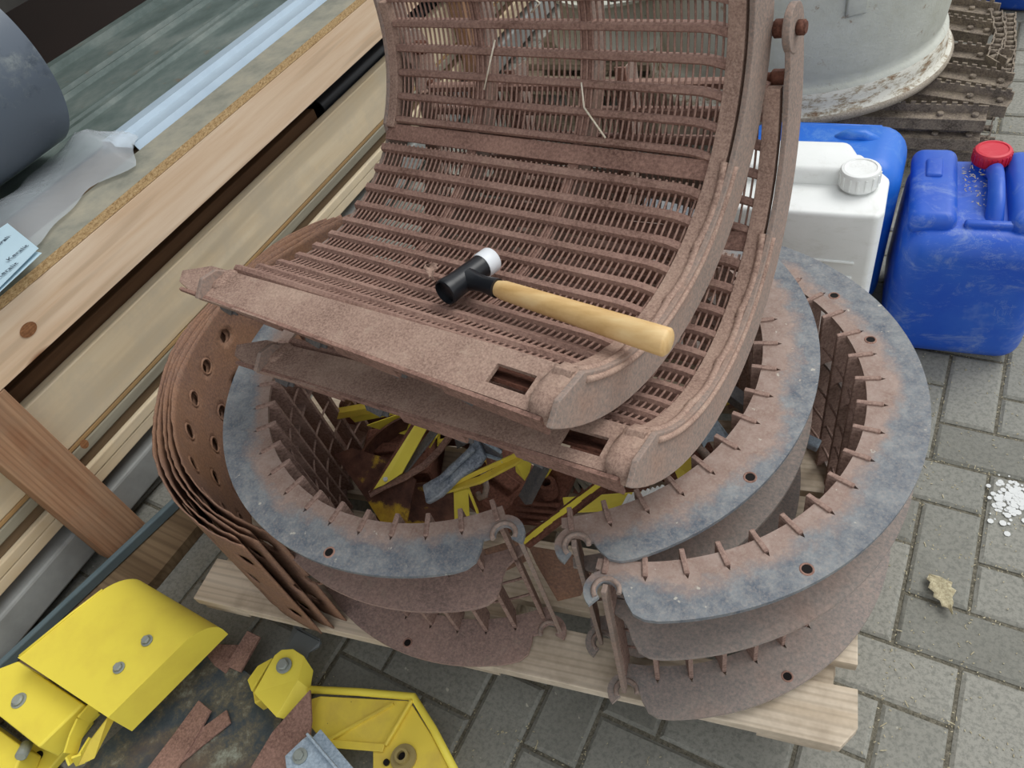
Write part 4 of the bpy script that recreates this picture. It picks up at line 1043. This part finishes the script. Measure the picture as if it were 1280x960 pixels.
for k, (a_, b_) in enumerate((((538, 558, .29), (546, 545, .33)), ((548, 556, .29), (549, 540, .33)), ((560, 545, .30), (553, 530, .34)), ((547, 552, .31), (562, 549, .31)))):
    beam_thing('yellow_tine', ['first little yellow tine between the dark and curved strips', 'second little yellow tine, upright one', 'third little yellow tine, leaning left', 'little yellow cross piece between the tines'][k], 'tine', a_, b_, .008, .003, YEL, group=GS)
# silver-blue claw casting
cw = thing('metal_claw', 'silvery blue forked casting lying across the middle of the scrap', 'casting', (at(575, 580, .25).x, at(575, 580, .25).y, .25), GS); cl = cw.location.copy()
bm = B(); slab(bm, [PZ(527, 606, .33), PZ(528, 614, .33), PZ(546, 607, .33), PZ(545, 614, .33), PZ(530, 624, .325), PZ(532, 630, .325), PZ(550, 620, .33), PZ(572, 598, .35), PZ(598, 582, .36), PZ(606, 570, .37), PZ(596, 545, .385), PZ(590, 546, .38), PZ(583, 563, .37), PZ(565, 577, .355), PZ(548, 594, .34)], .012); o = obj('fork', bm, CLAW, cw); bevel(o, .004)
bm = B(); bar(bm, PZ(550, 600, .345), PZ(592, 560, .385), .010, .010, bev=.003); obj('ridge', bm, CLAW, cw)
cs = thing('channel_section', 'dark grey open channel section next to the silvery casting', 'channel', (at(620, 555, .25).x, at(620, 555, .25).y, .25), GS); cl = cs.location.copy()
bm = B(); slab(bm, [PZ(598, 547, .38), PZ(630, 538, .40), PZ(640, 545, .40), PZ(625, 565, .385)], .003); slab(bm, [PZ(598, 547, .381), PZ(625, 566, .386), PZ(628, 576, .365), PZ(602, 566, .355)], .003); obj('web', bm, STEELD, cs)
bm = B(); bar(bm, PZ(598, 547, .383), PZ(626, 565, .389), .004, .006); bar(bm, PZ(602, 567, .358), PZ(628, 576, .368), .004, .006); obj('lip', bm, GALV, cs)
plate_thing('dark_sheet', 'dark sheet with a bright edge hanging below the lower grate', 'panel', [(570, 520, .40), (600, 528, .40), (596, 548, .34), (572, 560, .30), (568, 545, .33)], .003, STEELD, GS)
# yellow frame: long rail with webs
yf = thing('yellow_rail', 'yellow bent rail with two hanging tabs in the middle of the scrap', 'frame', (at(620, 590, .25).x, at(620, 590, .25).y, .25), GS); cl = yf.location.copy()
bm = B(); bar(bm, PZ(552, 614, .31), PZ(600, 600, .335), .013, .006); bar(bm, PZ(598, 601, .335), PZ(678, 559, .39), .013, .006); bar(bm, PZ(552, 611, .316), PZ(676, 555, .396), .003, .010); bevel(obj('rail', bm, YELD, yf), .001)
bm = B(); slab(bm, [PZ(567, 615, .30), PZ(585, 609, .305), PZ(587, 645, .22), PZ(568, 648, .22)], .003); bar(bm, PZ(585, 610, .305), PZ(597, 640, .24), .004, .008); obj('tab', bm, YEL, yf)
bm = B(); slab(bm, [PZ(643, 576, .36), PZ(668, 566, .37), PZ(662, 590, .33), PZ(656, 601, .32), PZ(645, 590, .33)], .003); slab(bm, [PZ(692, 568, .37), PZ(698, 572, .37), PZ(680, 600, .32), PZ(676, 594, .32)], .003); obj('tab', bm, YEL, yf)
# grey U bar
ub = thing('grey_bar', 'short dark grey U-shaped bar pointing down left in the scrap', 'bar', (at(670, 600, .25).x, at(670, 600, .25).y, .27), GS); cl = ub.location.copy()
P1, P2 = PZ(653, 625, .33), PZ(684, 563, .41); M3 = axes(P2 - P1); bm = B()
for off, sz in (((0, 0, 0), ((P2 - P1).length, .020, .003)), ((0, .0095, -.006), ((P2 - P1).length, .0025, .012)), ((0, -.0095, -.006), ((P2 - P1).length, .0025, .012))):
    box(bm, (P1 + P2) / 2 + M3 @ Vector(off), sz, M3)
obj('channel', bm, STEELD, ub)
# rusty ribbed casting with boss
rc = thing('ribbed_casting', 'rusty ribbed casting with a round boss and hole', 'casting', (at(690, 615, .25).x, at(690, 615, .25).y, .24), GS); cl = rc.location.copy()
bm = B(); slab(bm, [PZ(688, 580, .33), PZ(716, 582, .33), PZ(718, 592, .325), PZ(702, 628, .28), PZ(690, 650, .25), PZ(640, 660, .22), PZ(640, 625, .26), PZ(668, 600, .30)], .03); bevel(obj('body', bm, RUSTD, rc), .006)
bm = B(); p = PZ(684, 607, .315); lathe(bm, [(.016, -.02), (.015, .006), (.013, .009), (.0075, .009), (.007, -.01), (0, -.01)], Matrix.Translation(p), 28); obj('boss', bm, RUSTD, rc, True, 40)
for k in range(4):
    bm = B(); tube(bm, [PZ(648 - 2 * k, 628 + 8 * k, .285 - .012 * k), PZ(700 - 4 * k, 632 + 8 * k, .285 - .012 * k)], .004, 8); obj('fin', bm, RUSTD, rc, True)
# long rusty bar with yellow strip
lb = thing('rusty_yellow_bar', 'long rusty bar with peeling yellow stripe running to the ring hooks', 'bar', (at(700, 640, .3).x, at(700, 640, .3).y, .30), GS); cl = lb.location.copy()
bm = B(); P1, P2 = PZ(657, 679, .40), PZ(764, 598, .46); bar(bm, P1, P2, .018, .010, bev=.002); obj('bar', bm, RUSTD, lb)
bm = B(); M3 = axes(P2 - P1)
for k in range(9):
    a_, b_ = P1 + (P2 - P1) * (k / 9), P1 + (P2 - P1) * ((k + 1) / 9.0)
    bar(bm, a_ + M3 @ Vector((0, random.uniform(-.001, .001), .0058)), b_ + M3 @ Vector((0, 0, .0058)), .0065 + .002 * random.random(), .0012)
obj('paint_stripe', bm, YEL, lb)
# bright yellow plate right
plate_thing('yellow_plate', 'bright yellow flat plate in front of the right inner ring', 'plate', [(703, 622, .33), (812, 614, .36), (838, 612, .36), (832, 620, .35), (790, 638, .34), (722, 641, .32), (705, 634, .32)], .005, YEL, GS)
bm = B()
for k in range(14):
    p = at(775 + 6 * k, 640 - 1.6 * k, .36); bar(bm, p, p + Vector((.004, .03, .006)), .005, .005, bev=.001)
tag(rebase(obj('ribbed_belt', bm, WHITE)), 'grey-white ribbed belt piece at the rim of the inner right ring', 'belt', GS)
plate_thing('rusty_sheet', 'plain rust-brown trapezoid sheet between the two hook ends', 'sheet', [(660, 683, .27), (700, 690, .27), (735, 700, .25), (742, 712, .24), (726, 745, .19), (697, 752, .18), (670, 705, .24)], .003, RUSTO, GS)
plate_thing('rusty_sheet', 'rust-brown sheet showing through the gap of the left ring hooks', 'sheet', [(598, 690, .27), (655, 672, .29), (662, 700, .24), (610, 725, .22)], .003, RUSTO, GS)
bm = B(); p = at(711, 602, .20)
for k in range(9):
    a = k * .55; tube(bm, [at(700 + 9 * k, 585 + 2 * k, .30) + Vector((0, 0, 0)), at(716 + 9 * k, 612 - k, .26), at(722 + 10 * k, 596, .28)], .0075, 8)
tag(rebase(obj('hose_bundle', bm, paint('grey_rubber', (128, 122, 108), (96, 92, 82)), None, True)), 'grey rubber hoses crumpled below the corner of the lower grate', 'hoses', GS)
plate_thing('grey_bracket', 'light grey bracket with slot just right of the lower grate', 'bracket', [(869, 540, .36), (880, 524, .37), (896, 524, .37), (911, 544, .36), (908, 548, .355), (884, 553, .35), (880, 560, .345)], .003, GALV, GS)
beam_thing('dark_bar', 'dark grey square bar sticking out right of the lower grate', 'bar', (900, 482, .40), (936, 508, .38), .022, .018, STEELD, group=GS)
beam_thing('grey_tube_end', 'grey tube end sticking out from under the inner right ring', 'tube', (985, 540, .27), (1024, 558, .26), .020, .014, GALV, group=GS, bev=.003)
plate_thing('yellow_plate', 'amber yellow triangle below the dark square bar at right', 'plate', [(884, 520, .30), (903, 490, .34), (918, 502, .33)], .003, YELD, GS)
plate_thing('yellow_plate', 'yellow curved sheet under the right edge of the lower grate', 'plate', [(838, 575, .28), (862, 556, .30), (868, 600, .24), (850, 606, .24)], .003, YELD, GS)
bm = B(); tube(bm, [at(868, 552, .34), at(880, 566, .34), at(893, 580, .33)], .007, 10); tag(rebase(obj('pipe_piece', bm, RUSTG, None, True)), 'thin rusty pipe piece beside the light grey bracket', 'pipe', GS)
beam_thing('yellow_strip', 'thin yellow strip touching a slat of the inner right ring', 'strip', (820, 590, .42), (845, 605, .44), .006, .004, YEL, group=GS)
bm = B(); pts = [(545, 640, .17), (590, 640, .19), (620, 610, .2)]
tube(bm, [at(604, 590, .26), at(608, 610, .25), at(606, 620, .245), at(600, 622, .24), at(597, 617, .24)], .006, 10); tag(rebase(obj('metal_hook', bm, RUSTG, None, True)), 'small grey metal hook under the yellow bent rail', 'hook', GS)
# dark bulk added low in the heap, its rust darkened for the shade there
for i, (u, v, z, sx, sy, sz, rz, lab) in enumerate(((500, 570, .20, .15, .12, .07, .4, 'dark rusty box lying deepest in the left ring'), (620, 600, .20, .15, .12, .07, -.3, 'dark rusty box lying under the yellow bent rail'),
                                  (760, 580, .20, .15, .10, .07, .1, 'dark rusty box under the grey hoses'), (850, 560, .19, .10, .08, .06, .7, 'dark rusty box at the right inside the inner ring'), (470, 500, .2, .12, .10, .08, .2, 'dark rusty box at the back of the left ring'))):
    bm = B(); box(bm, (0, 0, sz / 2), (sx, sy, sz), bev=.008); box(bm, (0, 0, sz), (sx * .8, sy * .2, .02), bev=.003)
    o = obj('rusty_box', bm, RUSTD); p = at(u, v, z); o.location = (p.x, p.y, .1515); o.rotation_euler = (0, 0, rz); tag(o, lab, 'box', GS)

# ================================================================== SMALL THINGS
def leaf(label, u, v, z, L, ang, seed):
    rnd = random.Random(seed); bm = B(); N = 9; T = []
    for i in range(N + 1):
        t = i / N; wd = L * .20 * math.sin(PI * min(1, t * 1.05) ** .8) * (1 + .5 * (i % 2)); x = L * (t - .5)
        T.append([bm.verts.new((x, s * wd + .004 * math.sin(t * 5), .004 + abs(s) * .008 * rnd.random() + .006 * math.sin(PI * t))) for s in (-1, -.5, 0, .5, 1)])
    for i in range(N):
        for k in range(4): bm.faces.new((T[i][k], T[i + 1][k], T[i + 1][k + 1], T[i][k + 1]))
    o = obj('dry_leaf', bm, STRAW if seed == 1 else RUSTP, None, True); p = at(u, v, z); o.location = p; o.rotation_euler = (0, 0, ang)
    md = o.modifiers.new('thickness', 'SOLIDIFY'); md.thickness = .0006
    tag(o, label, 'leaf'); return o
leaf('curled dry leaf lying on the grey pavers at the right', 1176, 744, .004, .075, -.9, 1)
leaf('crumpled brown leaf on the grate bars beside the hammer head', 541, 346, .690, .035, -.6, 2)
PALES = rust('pale_straw', [(0.3, (196, 180, 150)), (0.5, (216, 204, 178)), (0.72, (230, 222, 200))], bump=.1)
def straw(label, pts):
    bm = B(); tube(bm, [Vector(p) for p in pts], .0014, 6); tag(rebase(obj('straw', bm, PALES)), label, 'straw', 'straws caught on the upper grate')
def og(s, th, r=GR - .003): return on_upper(s, th, r)
straw('pale straw leaning across the upper wires left of centre', [og(-.30, 61), og(-.22, 76)])
straw('pale straw bent downwards on the upper right wires', [og(.46, 50, GR - .004), og(.33, 58, GR - .01)])
straw('pale straw rising from the bent one on the upper right wires', [og(.33, 58, GR - .01), og(.29, 65, GR - .004)])
straw('short knotted straw high up in the middle of the wires', [og(.02, 84), og(.09, 87, GR - .008), og(.03, 89)])
# chaff and grit on the pavers: nobody could count it
bm = B(); rnd = random.Random(5)
for i in range(9000):
    x = rnd.uniform(-.95, .45); y = rnd.uniform(-1.05, 1.3)
    if rnd.random() < .55:        # collect in joints
        if rnd.random() < .5: x = round(x * 10) / 10 + rnd.gauss(0, .004)
        else: y = round(y * 10) / 10 + rnd.gauss(0, .004)
    q2 = Vector((x, y, 0)) - PO
    if -.02 < q2.dot(PX) < 1.16 and -.03 < q2.dot(PY) < .83: continue
    a = rnd.uniform(0, PI); L = rnd.uniform(.001, .004) if rnd.random() < .965 else rnd.uniform(.006, .013)
    d = Vector((math.cos(a), math.sin(a), rnd.uniform(-.05, .12))) * L
    bar(bm, Vector((x, y, .0014)), Vector((x, y, .0014)) + d, .0012, .0008)
tag(obj('chaff', bm, STRAW), 'fine pale chaff and grit scattered over the grey pavers', 'litter', None, 'stuff')
bm = B()
for i in range(160):
    u, v = rnd.gauss(1262, 12), rnd.gauss(628, 12); p = at(u, v, .0015); r = rnd.uniform(.0015, .006)
    cyl(bm, p + Vector((0, 0, random.uniform(0, .0016))), (0, 0, 1), r, .0012, 7)
tag(obj('white_powder', bm, paint('white_powder', (212, 214, 212), (190, 192, 190))), 'patch of spilt white powder on the pavers at the right edge', 'powder', None, 'stuff')
